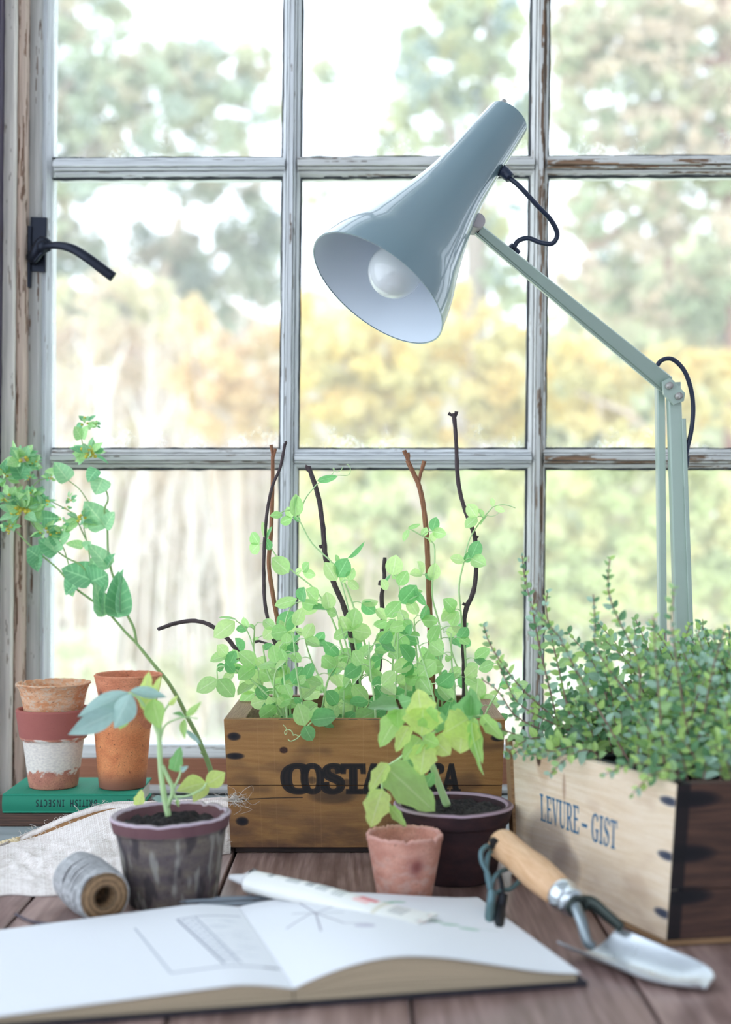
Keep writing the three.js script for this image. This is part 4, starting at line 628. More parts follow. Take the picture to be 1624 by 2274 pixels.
{ // sticks that hold the peas up; pixel paths at a distance
  const stick = (name, label, d, r, mat, paths, o = {}) => {
    const all = paths.map((p) => p.map((q) => P(q[0], q[1], q[2] ?? d))), b = all[0][all[0].length - 1], t = thing(name, label, 'stick', b.clone());
    all.forEach((p, i) => part(t, i ? 'branch' : 'shaft', tube(p, (s) => lerp(i ? r * 0.35 : r * 0.75, i ? r * 0.7 : r, s), { s: 9, n: 44, bump: o.bump ?? 0.18 }), mat));
    return t;
  };
  stick('pea_stick', 'slender dark twig crossing the brown cane at the left of the pea shoots', 1.33, 0.0021, barkDark, [[[633, 985], [622, 1040], [605, 1080], [592, 1150], [586, 1270], [590, 1350], [605, 1412], [632, 1480], [642, 1530], [643, 1590]], [[632, 988], [636, 984], [634, 980]], [[606, 1432], [590, 1428], [575, 1424], [566, 1426]], [[622, 1450], [632, 1435], [640, 1420]]]);
  stick('pea_stick', 'thin brown split cane with a splintered top, beside the slender dark twig', 1.35, 0.0027, barkBrown, [[[606, 1012], [605, 1100], [601, 1200], [597, 1250], [606, 1320], [622, 1410], [632, 1490], [636, 1590]], [[606, 1020], [604, 1000], [602, 988]], [[607, 1020], [610, 1005], [612, 996]]], { bump: 0.08 });
  stick('pea_stick', 'thick dark knobbly stick with a cut top leaning right through the pea shoots', 1.34, 0.0033, barkDark, [[[685, 1036], [697, 1068], [709, 1110], [718, 1180], [724, 1240], [742, 1295], [765, 1350], [780, 1410], [793, 1490], [800, 1550], [804, 1592]], [[686, 1046], [681, 1040], [684, 1034]], [[720, 1212], [713, 1214], [712, 1210]], [[724, 1240], [740, 1262], [752, 1258]]]);
  stick('pea_stick', 'short stubby black stick standing behind the pea leaves', 1.38, 0.0029, barkDark, [[[855, 1238], [853, 1265], [855, 1290], [848, 1320], [850, 1370], [846, 1440], [838, 1520], [832, 1592]], [[853, 1290], [845, 1292], [844, 1300]]], { bump: 0.3 });
  stick('pea_stick', 'brown ribbed cane with a forked splintered top', 1.36, 0.0034, barkBrown, [[[905, 1022], [918, 1050], [930, 1075], [940, 1120], [947, 1180], [952, 1280], [956, 1400], [960, 1500], [961, 1592]], [[931, 1078], [933, 1058], [938, 1040], [943, 1024]], [[906, 1026], [902, 1012], [898, 1000]], [[908, 1026], [907, 1012], [905, 1006]]], { bump: 0.1 });
  stick('pea_stick', 'tallest thin black twig, bending at a knot, right of the forked cane', 1.35, 0.0028, barkDark, [[[1008, 918], [1012, 960], [1014, 1000], [1017, 1060], [1026, 1110], [1042, 1155], [1055, 1195], [1058, 1265], [1050, 1320], [1036, 1350], [1030, 1405], [1032, 1500], [1032, 1592]], [[1011, 925], [1003, 922], [996, 918]], [[1011, 928], [1013, 920], [1014, 914]], [[1055, 1195], [1060, 1192], [1061, 1190]], [[1036, 1345], [1028, 1340]]]);
  stick('pea_stick', 'bare dark twig arching out to the left over the crate edge', 1.36, 0.0027, barkDark, [[[352, 1397, 1.34], [395, 1383], [435, 1379], [470, 1390], [505, 1418], [540, 1465], [570, 1510], [592, 1550], [606, 1592]], [[540, 1465], [530, 1463], [525, 1458]]]);
}
{ // pea shoots: stems as pixel paths, leaf pairs along them
  const curl = (a, dir, n = 1.6, r = 0.0045) => { const pts = []; for (let k = 0; k <= 16; k++) { const s = k / 16, q = s * n * Math.PI * 2; pts.push(a.clone().add(V(dir * s * 0.016 + Math.cos(q) * r * s * 0.8, s * 0.012 * (dir > 0 ? 1 : 0.6) + Math.sin(q) * r * s, Math.cos(q) * r * 0.6 * s))); } return tube(pts, [0.0005, 0.0003], { s: 4, n: 30 }); };
  const GRP = 'pea plants tangled together in the brown crate';
  const plant = (path, d, label, o = {}) => {
    const pts = path.map((q) => P(q[0], q[1], q[2] ?? d)), t = thing('pea_plant', label, 'pea plant', pts[0].clone(), o.alone ? undefined : GRP), c = new THREE.CatmullRomCurve3(pts, false, 'centripetal'), len = c.getLength();
    part(t, 'stem', tube(pts, [0.0014, 0.0007], { s: 6, n: 40 }), stemM);
    const n = o.nodes ?? Math.max(3, Math.round(len / 0.021)), pet = [];
    for (let k = 1; k <= n; k++) {
      const s = Math.min(0.995, (k - 0.3) / n * (1 - (o.from ?? 0)) + (o.from ?? 0)), p = c.getPointAt(s), tg = c.getTangentAt(s), side = k % 2 ? 1 : -1, size = (o.size ?? 1) * lerp(1.05, 0.75, s) * R(0.8, 1.2);
      const out = V(side * R(0.5, 1), R(-0.1, 0.55), R(-0.5, 0.7)).normalize(), q = p.clone().addScaledVector(out, R(0.007, 0.014)); pet.push(tube([p, p.clone().lerp(q, 0.6).add(V(0, 0.0015, 0)), q], [0.0006, 0.0004], { s: 4, n: 5 }));
      const fan = V(-tg.y, tg.x, 0).multiplyScalar(side);
      for (const w of [-1, 1]) { if (rnd() < 0.12) continue; const dir = out.clone().multiplyScalar(0.75).add(V(-out.y, out.x, R(-0.4, 0.4)).multiplyScalar(w * R(0.5, 0.9))).add(V(0, R(-0.25, 0.15), 0)).normalize(), L = 0.0195 * size; leaf(t, pick(peaG), pick(peaM), q, q.clone().addScaledVector(dir, L), L * R(0.7, 0.86), R(-0.9, 0.9)); }
      if (rnd() < 0.5) leaf(t, pick(peaG), pick(peaM), p, p.clone().add(V(side * 0.4, R(0.1, 0.8), R(-0.3, 0.5)).normalize().multiplyScalar(0.013 * size)), 0.010 * size, R(-0.8, 0.8));
    }
    part(t, 'leaf_stalk', pet, stemM);
    if (o.tendril) part(t, 'tendril', o.tendril, stemM);
    return t;
  };
  const big = (t, bx, by, tx, ty, d, w, roll = 0, m = 0, g = 0) => leaf(t, peaG[g], peaM[m], P(bx, by, d), P(tx, ty, d - 0.004), w * d / F, roll);
  let t = plant([[790, 1590], [770, 1480], [740, 1380], [702, 1312], [650, 1268], [612, 1232], [588, 1185]], 1.345, 'pea shoot climbing to the slender dark twig at the left', { alone: true, nodes: 4, from: 0.25 });
  big(t, 642, 1272, 604, 1238, 1.34, 42, 0.1, 0); big(t, 590, 1196, 583, 1158, 1.33, 22, 0.9, 2); big(t, 592, 1198, 604, 1168, 1.33, 16, -0.9, 3); big(t, 600, 1222, 590, 1195, 1.335, 20, 0.3, 3, 1);
  t = plant([[835, 1590], [822, 1480], [790, 1360], [748, 1262], [692, 1205], [662, 1152], [640, 1132], [618, 1143]], 1.335, 'pea shoot with one large pale leaf hooked over before the window bar', { alone: true, nodes: 2, from: 0.2, tendril: [tube([P(662, 1150, 1.335), P(680, 1105, 1.335), P(704, 1075, 1.335)], [0.0008, 0.0006], { s: 5 }), curl(P(720, 1062, 1.335), 1, 2), tube([P(704, 1075, 1.335), P(740, 1056, 1.335), P(775, 1054, 1.335), P(778, 1038, 1.335), P(770, 1030, 1.335)], 0.0004, { s: 4, n: 20 })] });
  big(t, 655, 1148, 660, 1098, 1.33, 34, 0.5, 0, 1); big(t, 650, 1142, 665, 1100, 1.335, 22, -0.8, 3, 2); big(t, 628, 1143, 600, 1145, 1.33, 20, 0.2, 1); big(t, 704, 1068, 750, 1058, 1.335, 17, 0.6, 3);
  t = plant([[805, 1590], [795, 1470], [776, 1360], [757, 1290], [748, 1262]], 1.325, 'pea shoot with a round pair of leaves held before the thick dark stick', { alone: true, nodes: 3 });
  big(t, 748, 1290, 722, 1248, 1.32, 34, 0.1, 2); big(t, 750, 1282, 772, 1240, 1.32, 42, 0.0, 3, 0); big(t, 752, 1250, 746, 1232, 1.325, 14, 0.6, 1); big(t, 772, 1240, 812, 1206, 1.325, 14, 1.0, 3, 1);
  t = plant([[970, 1590], [978, 1500], [978, 1400], [960, 1320], [966, 1240], [962, 1205], [938, 1190], [908, 1173]], 1.345, 'pea shoot twining up the forked brown cane', { alone: true, nodes: 3, from: 0.25 });
  big(t, 908, 1175, 896, 1202, 1.34, 18, 0.6, 0); big(t, 906, 1173, 934, 1164, 1.34, 12, 0.9, 1); big(t, 955, 1205, 968, 1180, 1.345, 18, 0.4, 2); big(t, 960, 1290, 968, 1250, 1.345, 30, 0.2, 2); big(t, 985, 1370, 1010, 1340, 1.345, 26, 0.3, 2);
  t = plant([[1036, 1590], [1034, 1460], [1024, 1360], [1020, 1300], [1030, 1250], [1042, 1200], [1066, 1160], [1095, 1125]], 1.345, 'wispy pea shoot clinging to the tallest black twig', { alone: true, nodes: 4, from: 0.1, tendril: [tube([P(1095, 1125, 1.345), P(1112, 1121, 1.345), P(1128, 1122, 1.345), P(1145, 1128, 1.345)], 0.0005, { s: 4, n: 14 }), curl(P(1070, 1158, 1.345), 1, 1)] });
  big(t, 1032, 1246, 1000, 1238, 1.34, 25, 0.1, 2); big(t, 1096, 1124, 1092, 1106, 1.34, 14, 0.3, 2); big(t, 1098, 1126, 1122, 1136, 1.34, 14, 0.4, 2); big(t, 1080, 1145, 1066, 1166, 1.345, 8, 0.9, 1);
  t = plant([[612, 1590], [580, 1520], [545, 1480], [520, 1455]], 1.325, 'pea shoot with a large leaf leaning out over the left crate wall', { alone: true, nodes: 4 });
  big(t, 522, 1380, 474, 1415, 1.31, 44, 0.2, 2); big(t, 526, 1376, 486, 1370, 1.31, 20, 1.0, 1); part(t, 'leaf_stalk', tube([P(580, 1520, 1.325), P(560, 1430, 1.32), P(545, 1395, 1.315), P(524, 1378, 1.31)], [0.0008, 0.0006], { s: 5 }), stemM);
  t = plant([[630, 1590], [590, 1540], [545, 1500], [510, 1482], [484, 1482], [483, 1508]], 1.31, 'pea shoot hanging a pair of round leaves beyond the left crate wall', { alone: true, nodes: 3, from: 0.1 });
  big(t, 483, 1508, 436, 1536, 1.3, 38, 0.1, 0); big(t, 484, 1508, 520, 1548, 1.3, 40, -0.1, 1);
  t = plant([[730, 1592, 1.27], [712, 1594, 1.255], [690, 1606, 1.24], [668, 1632, 1.236]], 1.24, 'pea tip drooping over the crate front with a curling tendril', { alone: true, nodes: 1, tendril: [curl(P(664, 1636, 1.236), -1, 2.2), tube([P(668, 1632, 1.236), P(660, 1640, 1.235), P(645, 1646, 1.235), P(640, 1642, 1.235)], 0.0005, { s: 4, n: 12 })] });
  big(t, 678, 1612, 662, 1562, 1.235, 42, 0.2, 0); big(t, 690, 1600, 745, 1588, 1.235, 48, -0.3, 3, 1); big(t, 676, 1612, 694, 1645, 1.235, 34, 0.2, 3); big(t, 700, 1596, 705, 1572, 1.24, 40, 0.7, 0, 1);
  t = plant([[870, 1590], [872, 1480], [880, 1400], [890, 1330], [880, 1270]], 1.335, 'pea shoot with a rounded tuft of leaves above the stubby black stick', { alone: true, nodes: 6, from: 0.1 });
  big(t, 872, 1278, 880, 1232, 1.33, 40, 0.1, 2); big(t, 890, 1340, 926, 1300, 1.33, 42, 0.3, 3); big(t, 885, 1300, 905, 1268, 1.33, 30, 0.4, 1); big(t, 860, 1310, 848, 1286, 1.33, 22, 0.3, 2); big(t, 858, 1370, 890, 1335, 1.32, 34, 0.2, 1); big(t, 920, 1310, 946, 1345, 1.325, 20, 0.7, 3);
  t = plant([[645, 1590], [640, 1500], [630, 1420], [640, 1360], [655, 1335]], 1.315, 'pea shoot with a deep green cupped leaf behind the slender dark twig', { alone: true, nodes: 5 });
  big(t, 620, 1400, 652, 1362, 1.325, 44, 0.3, 3, 3); big(t, 602, 1408, 638, 1400, 1.31, 38, 0.0, 1); big(t, 610, 1345, 660, 1330, 1.315, 26, 0.5, 0); big(t, 655, 1390, 672, 1350, 1.32, 30, 0.4, 2);
  // the tangle between them
  for (let k = 0; k < 20; k++) {
    const x0 = lerp(560, 1085, (k + 0.5) / 20) + R(-12, 12), d0 = R(1.275, 1.41), topY = R(1345, 1480) + (x0 > 1000 ? 20 : 0), bend = R(-55, 55), y0 = HY + (CAMY - (cyT - 0.024)) * F / d0;
    plant([[x0, y0, d0], [x0 + bend * 0.3, lerp(y0, topY, 0.35), d0 - 0.006], [x0 + bend * 0.8 + R(-10, 10), lerp(y0, topY, 0.7), d0 - R(-0.01, 0.02)], [x0 + bend * 1.3, topY, d0 - R(-0.01, 0.03)]], d0, 'leafy pea seedling in the tangle filling the stencilled brown crate', { size: R(0.95, 1.25), tendril: rnd() < 0.6 ? [curl(P(x0 + bend * 1.3, topY, d0 - 0.01), rnd() < 0.5 ? 1 : -1)] : undefined });
  }
}
{ // bushy herbs in the pale crate
  const kinds = ['bushy oregano with tall sprigs in the trough at the back of the pale crate', 'bushy oregano filling the middle trough of the pale crate', 'bushy oregano in the trough nearest the dark end of the pale crate'];
  const tall = { 0: [[[1200, 1560], [1195, 1420], [1180, 1340], [1166, 1285], [1160, 1232]], [[1250, 1560], [1240, 1480], [1222, 1400], [1212, 1340], [1217, 1315]], [[1185, 1580], [1160, 1530], [1120, 1480], [1088, 1430], [1075, 1390]], [[1180, 1630], [1145, 1590], [1115, 1545], [1090, 1520], [1072, 1510]], [[1175, 1640], [1150, 1632], [1110, 1618], [1085, 1608]], [[1190, 1600], [1150, 1560], [1120, 1500], [1105, 1470]]], 1: [[[1430, 1560], [1418, 1470], [1392, 1410], [1362, 1350], [1350, 1300], [1355, 1240]], [[1330, 1560], [1325, 1440], [1322, 1380], [1318, 1320]], [[1290, 1560], [1270, 1470], [1240, 1410], [1200, 1370], [1180, 1345]]], 2: [[[1510, 1600], [1500, 1450], [1492, 1370], [1498, 1305]], [[1450, 1600], [1456, 1450], [1452, 1370]], [[1580, 1600], [1585, 1480], [1612, 1395]]] };
  potSpots.forEach(([u0, u1], kk) => {
    const base = lvAt((u0 + u1) / 2, 0.5, LV.y1 - 0.012), t = thing('oregano_plant', kinds[kk], 'herb plant', base), all = [], stems = [];
    const sprig = (pts, size, rad) => {
      const c = new THREE.CatmullRomCurve3(pts, false, 'centripetal'), len = c.getLength(), n = Math.max(6, Math.round(len / 0.0072)); stems.push([pts, rad]);
      let ang = R(0, 6);
      for (let k = 1; k <= n; k++) { const s = Math.min(0.995, 0.16 + 0.84 * k / n), p = c.getPointAt(s), tg = c.getTangentAt(s); ang += Math.PI / 2 + R(-0.45, 0.45); const e1 = V(tg.y, -tg.x, 0).normalize(), e2 = V(0, 0, 0).crossVectors(tg, e1); for (const w of [0, Math.PI]) { if (rnd() < 0.08) continue; const dir = e1.clone().multiplyScalar(Math.cos(ang + w)).addScaledVector(e2, Math.sin(ang + w)).addScaledVector(tg, lerp(0.25, 0.8, s)).normalize(), L = size * lerp(1.15, 0.62, s ** 3) * R(0.72, 1.28); all.push([p, p.clone().addScaledVector(dir, L), L * R(0.46, 0.64), R(-0.5, 0.5)]); } }
    };
    for (const q of tall[kk]) { const top = lvAt(lerp(u0, u1, 0.5), R(0.1, 0.4), LV.y1 - 0.012), d = -top.z; const pts = q.map((a) => P(a[0], a[1], d)); pts[0] = lvAt(R(u0 + 0.02, u1 - 0.02), R(0.12, 0.4), LV.y1 - 0.014); sprig(pts, 0.0088, 0.0008); }
    const N = [82, 74, 62][kk];
    for (let k = 0; k < N; k++) { const p = lvAt(R(u0 + 0.02, u1 - 0.02), R(k % 4 ? 0.25 : 0.16, k % 4 ? 0.9 : 0.3), LV.y1 - 0.014), hgt = (k % 4 ? R(0.06, 0.12) : R(0.03, 0.06)) * [1.08, 1.0, 0.9][kk], lean = V(R(-0.32, 0.28) - (kk ? 0.04 : 0.12), 0, R(-0.2, 0.22)); const pts = [p, p.clone().add(V(lean.x * 0.15 * hgt, hgt * 0.4, lean.z * 0.15 * hgt)), p.clone().add(V(lean.x * 0.5 * hgt, hgt * 0.75, lean.z * 0.5 * hgt)), p.clone().add(V(lean.x * hgt * 1.1, hgt, lean.z * hgt))]; sprig(pts, R(0.0092, 0.0118), 0.00062); }
    for (let k = 0; k < [5, 2, 2][kk]; k++) { const p = lvAt(R(u0 + 0.02, u1 - 0.02), 0.1, LV.y1 - 0.014), q = V(-0.03 - R(0, 0.02), 0, 0.012); sprig([p, p.clone().add(V(q.x * 0.3, 0.02, q.z * 0.4)), p.clone().add(V(q.x * 0.7, R(0.012, 0.022), q.z)), p.clone().add(V(q.x * 1.1, R(0.002, 0.024), q.z * 1.3))], 0.0098, 0.0006); }
    stems.forEach(([p, r]) => part(t, 'stem', tube(p, [r * 1.3, r * 0.7], { s: 5, n: 14 }), herbStem));
    // the leaves seen largest are parts of their own: those nearest the eye and the window side
    const key = all.map((a) => -(a[0].z * -1) * 3 + a[0].y * 1.2 - Math.abs(a[0].x - 0.2) * 0.3 + (a[0].x / -a[0].z > 0.29 ? -9 : 0)), ord = key.map((k, i) => [k, i]).sort((a, b) => b[0] - a[0]).map((k) => k[1]), own = new Set(ord.slice(0, 300)), rest = [[], [], [], []];
    all.forEach((a, i) => { const m = leaf(t, pick(herbG), pick(herbM), a[0], a[1], a[2], a[3] + (a[1].y > a[0].y ? -0.2 : 0)); if (!own.has(i)) { m.updateMatrix(); const g = m.geometry.clone().applyMatrix4(m.matrix.clone().setPosition(m.position.clone().add(worldPos(t)))); rest[herbM.indexOf(m.material)].push(g); t.remove(m); } });
    rest.forEach((g, i) => { if (g.length) part(t, 'foliage', g, herbM[i]).userData.kind = 'stuff'; });
  });
}
{ // the cut flowering stem leaning across the left
  const d = 1.47, Q = (x, y, k = d) => P(x, y, k);
  const t = thing('flower_stem', 'tall cut green stem with clasping round leaves and yellow green flower heads, leaning left', 'cut flower', Q(472, 1722));
  const st = (pts, r0, r1, name = 'branch') => part(t, name, tube(pts.map((p) => Q(p[0], p[1], p[2] ?? d)), [r0, r1], { s: 8, n: 40 }), stemDark);
  st([[472, 1723], [461, 1690], [452, 1668], [436, 1630], [415, 1590], [395, 1550], [370, 1510], [345, 1480], [303, 1428]], 0.0030, 0.0018, 'stem');
  const node = Q(452, 1672); part(t, 'stem_node', new THREE.SphereGeometry(0.0034, 12, 8).scale(1, 0.6, 1).translate(node.x, node.y, node.z), stemDark);
  st([[303, 1428], [297, 1395], [275, 1350], [262, 1310], [247, 1265], [240, 1225], [238, 1170], [232, 1130], [240, 1110], [236, 1090], [222, 1070], [208, 1040]], 0.0017, 0.0009);
  st([[303, 1428], [280, 1405], [235, 1355], [200, 1330], [160, 1300], [130, 1265], [95, 1235], [60, 1205], [37, 1180]], 0.0016, 0.0008);
  st([[262, 1355], [235, 1320], [205, 1292], [180, 1255], [150, 1240], [125, 1222], [95, 1190], [70, 1160], [50, 1110], [45, 1075]], 0.0012, 0.0007);
  st([[160, 1280], [150, 1245], [140, 1215], [128, 1195]], 0.0009, 0.0006); st([[205, 1285], [200, 1240], [192, 1200], [186, 1172]], 0.0009, 0.0006); st([[192, 1200], [160, 1140], [130, 1122], [108, 1110]], 0.0008, 0.0006);
  st([[200, 1120], [175, 1085], [152, 1066], [140, 1050]], 0.0007, 0.0005); st([[60, 1100], [85, 1068], [105, 1062]], 0.0007, 0.0006); st([[190, 1020], [183, 985], [180, 965]], 0.0007, 0.0005);
  const L = (bx, by, tx, ty, w, m, roll = 0, g = 0, k = d - 0.004) => leaf(t, bupG[g], bupM[m], Q(bx, by, k), Q(bx + (tx - bx) * 1.12, by + (ty - by) * 1.12, k - 0.006), 1.3 * w * d / F, roll);
  L(262, 1372, 264, 1280, 46, 1, 0.3); L(270, 1362, 258, 1276, 30, 1, -0.9, 1); L(228, 1370, 214, 1300, 32, 0, 0.7); L(232, 1365, 224, 1305, 22, 1, -0.8, 1);
  L(206, 1290, 145, 1262, 62, 1, 0.5, 0); L(200, 1292, 233, 1280, 56, 1, 0.6, 2); L(168, 1300, 146, 1312, 40, 1, 0.4, 1); L(160, 1298, 160, 1322, 22, 0, 0.6);
  L(242, 1262, 202, 1212, 36, 0, 0.5); L(240, 1260, 248, 1232, 18, 1, -0.7, 1);
  L(236, 1172, 194, 1118, 48, 0, 0.15, 2); L(232, 1172, 250, 1140, 30, 0, -0.2); L(228, 1062, 214, 1094, 36, 0, -0.2); L(216, 1042, 196, 1066, 30, 1, 0.3, 0);
  L(152, 1068, 124, 1030, 34, 0, 0.2); L(128, 1050, 102, 1046, 22, 2, 0.6); L(50, 1064, 28, 1020, 30, 1, 0.4); L(44, 1060, 52, 1030, 34, 1, -0.4, 2); L(28, 1040, 4, 1048, 28, 2, 0.3);
  L(126, 1230, 90, 1200, 34, 1, 0.2); L(122, 1228, 108, 1196, 40, 0, -0.3); L(90, 1240, 64, 1220, 40, 1, 0.2); L(72, 1240, 84, 1262, 28, 1, -0.4, 1); L(96, 1150, 126, 1152, 30, 1, 0.5, 1); L(92, 1142, 78, 1132, 26, 2, 0.4);
  L(185, 1214, 150, 1206, 22, 2, 0.5); L(186, 1215, 200, 1205, 16, 0, 0.4); L(132, 1200, 112, 1185, 32, 1, 0.2); L(134, 1200, 152, 1186, 28, 0, -0.2); L(206, 1260, 210, 1236, 16, 0, 0.4); L(86, 1100, 60, 1084, 20, 2, 0.6); L(88, 1102, 104, 1116, 18, 1, 0.4);
  L(182, 974, 168, 950, 24, 2, 0.3); L(182, 974, 192, 948, 22, 2, -0.4);
  const budY = std({ color: col('#cdbf4a'), roughness: 0.7 });
  const head = (x, y, r, n, yellow, k = d - 0.008) => { r *= 1.25; const c = Q(x, y, k), hd = new THREE.Group(); hd.name = 'flower_head'; hd.position.copy(c).sub(worldPos(t)); t.add(hd); const rr = r * d / F; for (let i = 0; i < n; i++) { const a = R(0, 6.28), e = Math.acos(R(-0.6, 1)), dir = V(Math.sin(e) * Math.cos(a), Math.cos(e) * 0.9, Math.sin(e) * Math.sin(a)), b = c.clone().addScaledVector(dir, rr * 0.25); leaf(hd, lanceG[0], pick(bupM), b, b.clone().addScaledVector(dir, rr * R(0.6, 1.0)), rr * R(0.36, 0.58), R(-1, 1), 'bract'); }
    const bl = []; for (let i = 0; i < (yellow ? 16 : 5); i++) { const q = c.clone().add(V(R(-1, 1), R(-0.5, 1), R(-0.2, 1)).normalize().multiplyScalar(rr * R(0.2, 0.55))); bl.push(new THREE.IcosahedronGeometry(rr * 0.1, 1).translate(q.x, q.y, q.z)); } part(hd, 'bud', bl, budY); };
  head(199, 1008, 32, 24, true); head(192, 940, 22, 12, false); head(212, 944, 12, 8, false); head(48, 1022, 36, 24, false); head(78, 1030, 18, 10, false); head(8, 1060, 30, 18, false); head(20, 1108, 32, 20, false); head(52, 1138, 40, 30, true); head(70, 1100, 24, 14, false); head(20, 1172, 20, 12, true); head(180, 1155, 30, 18, false); head(96, 1120, 22, 12, false); head(112, 1060, 14, 8, false); head(100, 1180, 26, 14, false); head(138, 1180, 20, 12, false); head(155, 1110, 16, 6, false); head(148, 1130, 10, 5, false); head(138, 1155, 10, 6, false); head(66, 1062, 12, 8, false);
}
{ // seedling in the grimy pot
  const d = 1.09, Q = (x, y, k = d) => P(x, y, k), t = thing('squash_seedling', 'young seedling with drooping blue green leaves in the grimy grey brown pot', 'seedling', Q(374, 1806));
  const st = (pts, r0, r1, n = 'leaf_stalk') => part(t, n, tube(pts.map((p) => Q(p[0], p[1], p[2] ?? d)), [r0, r1], { s: 9, n: 30 }), stemM);
  st([[374, 1812], [364, 1765], [356, 1700], [354, 1650], [353, 1622]], 0.0026, 0.0020, 'stem');
  st([[353, 1630], [340, 1600], [325, 1575], [305, 1548], [284, 1538]], 0.0019, 0.0011); st([[355, 1625], [360, 1590], [372, 1568], [385, 1552], [395, 1548]], 0.0013, 0.0006); st([[356, 1640], [366, 1612], [385, 1600], [412, 1593], [440, 1596]], 0.0010, 0.0005);
  st([[372, 1790], [384, 1755], [372, 1725], [360, 1700]], 0.0020, 0.0018); st([[384, 1755], [400, 1720], [402, 1700]], 0.0012, 0.0008); st([[384, 1756], [392, 1775], [398, 1782]], 0.0012, 0.0008);
  const L = (g, m, bx, by, tx, ty, w, roll = 0, k = d) => leaf(t, g, m, Q(bx, by, k), Q(tx, ty, k - 0.01), 1.25 * w * d / F, roll);
  L(lanceG[1], sqM, 286, 1537, 172, 1596, 34, -0.4, 1.075); L(lanceG[0], sqM, 262, 1578, 150, 1632, 40, -0.25, 1.07); L(lanceG[1], sqM, 292, 1540, 246, 1610, 46, 0.2, 1.065); L(lanceG[1], sqM, 288, 1534, 360, 1556, 24, 0.7, 1.08); L(tomG[0], tomM[1], 262, 1570, 228, 1590, 24, 0.3, 1.085); L(tomG[0], tomM[1], 262, 1600, 280, 1606, 26, 0.4, 1.085);
  L(tomG[1], tomM[0], 318, 1560, 330, 1502, 26, 0.3, 1.1); L(tomG[1], tomM[0], 340, 1560, 348, 1508, 18, -0.3, 1.1); L(lanceG[0], tomM[1], 340, 1552, 352, 1618, 40, 0.3, 1.085); L(tomG[0], tomM[0], 334, 1548, 318, 1572, 34, 0.2, 1.095); L(lanceG[0], tomM[0], 376, 1566, 394, 1546, 10, 0.6); L(lanceG[0], tomM[2], 412, 1593, 386, 1582, 14, 0.8); L(lanceG[0], tomM[1], 414, 1590, 446, 1560, 13, 0.4); L(lanceG[0], tomM[1], 410, 1596, 408, 1640, 16, 0.5); L(lanceG[1], sqM, 410, 1620, 440, 1652, 10, 0.4);
  L(lanceG[0], tomM[0], 458, 1738, 392, 1752, 40, 0.4, 1.12); L(lanceG[0], tomM[0], 460, 1738, 428, 1778, 36, 0.3, 1.13); L(lanceG[1], tomM[0], 456, 1745, 492, 1722, 34, 0.3, 1.13); L(tomG[1], tomM[2], 386, 1712, 398, 1668, 24, 0.2, 1.1); L(lanceG[0], sqM, 402, 1712, 416, 1702, 10, 0.2); L(tomG[0], tomM[0], 306, 1790, 314, 1758, 20, 0.3, 1.14); L(lanceG[0], sqM, 360, 1778, 340, 1772, 14, 0.4, 1.12); L(lanceG[0], tomM[1], 394, 1776, 396, 1790, 8, 0.2);
  st([[384, 1770], [415, 1768], [445, 1755], [458, 1740, 1.12]], 0.0010, 0.0008);
}
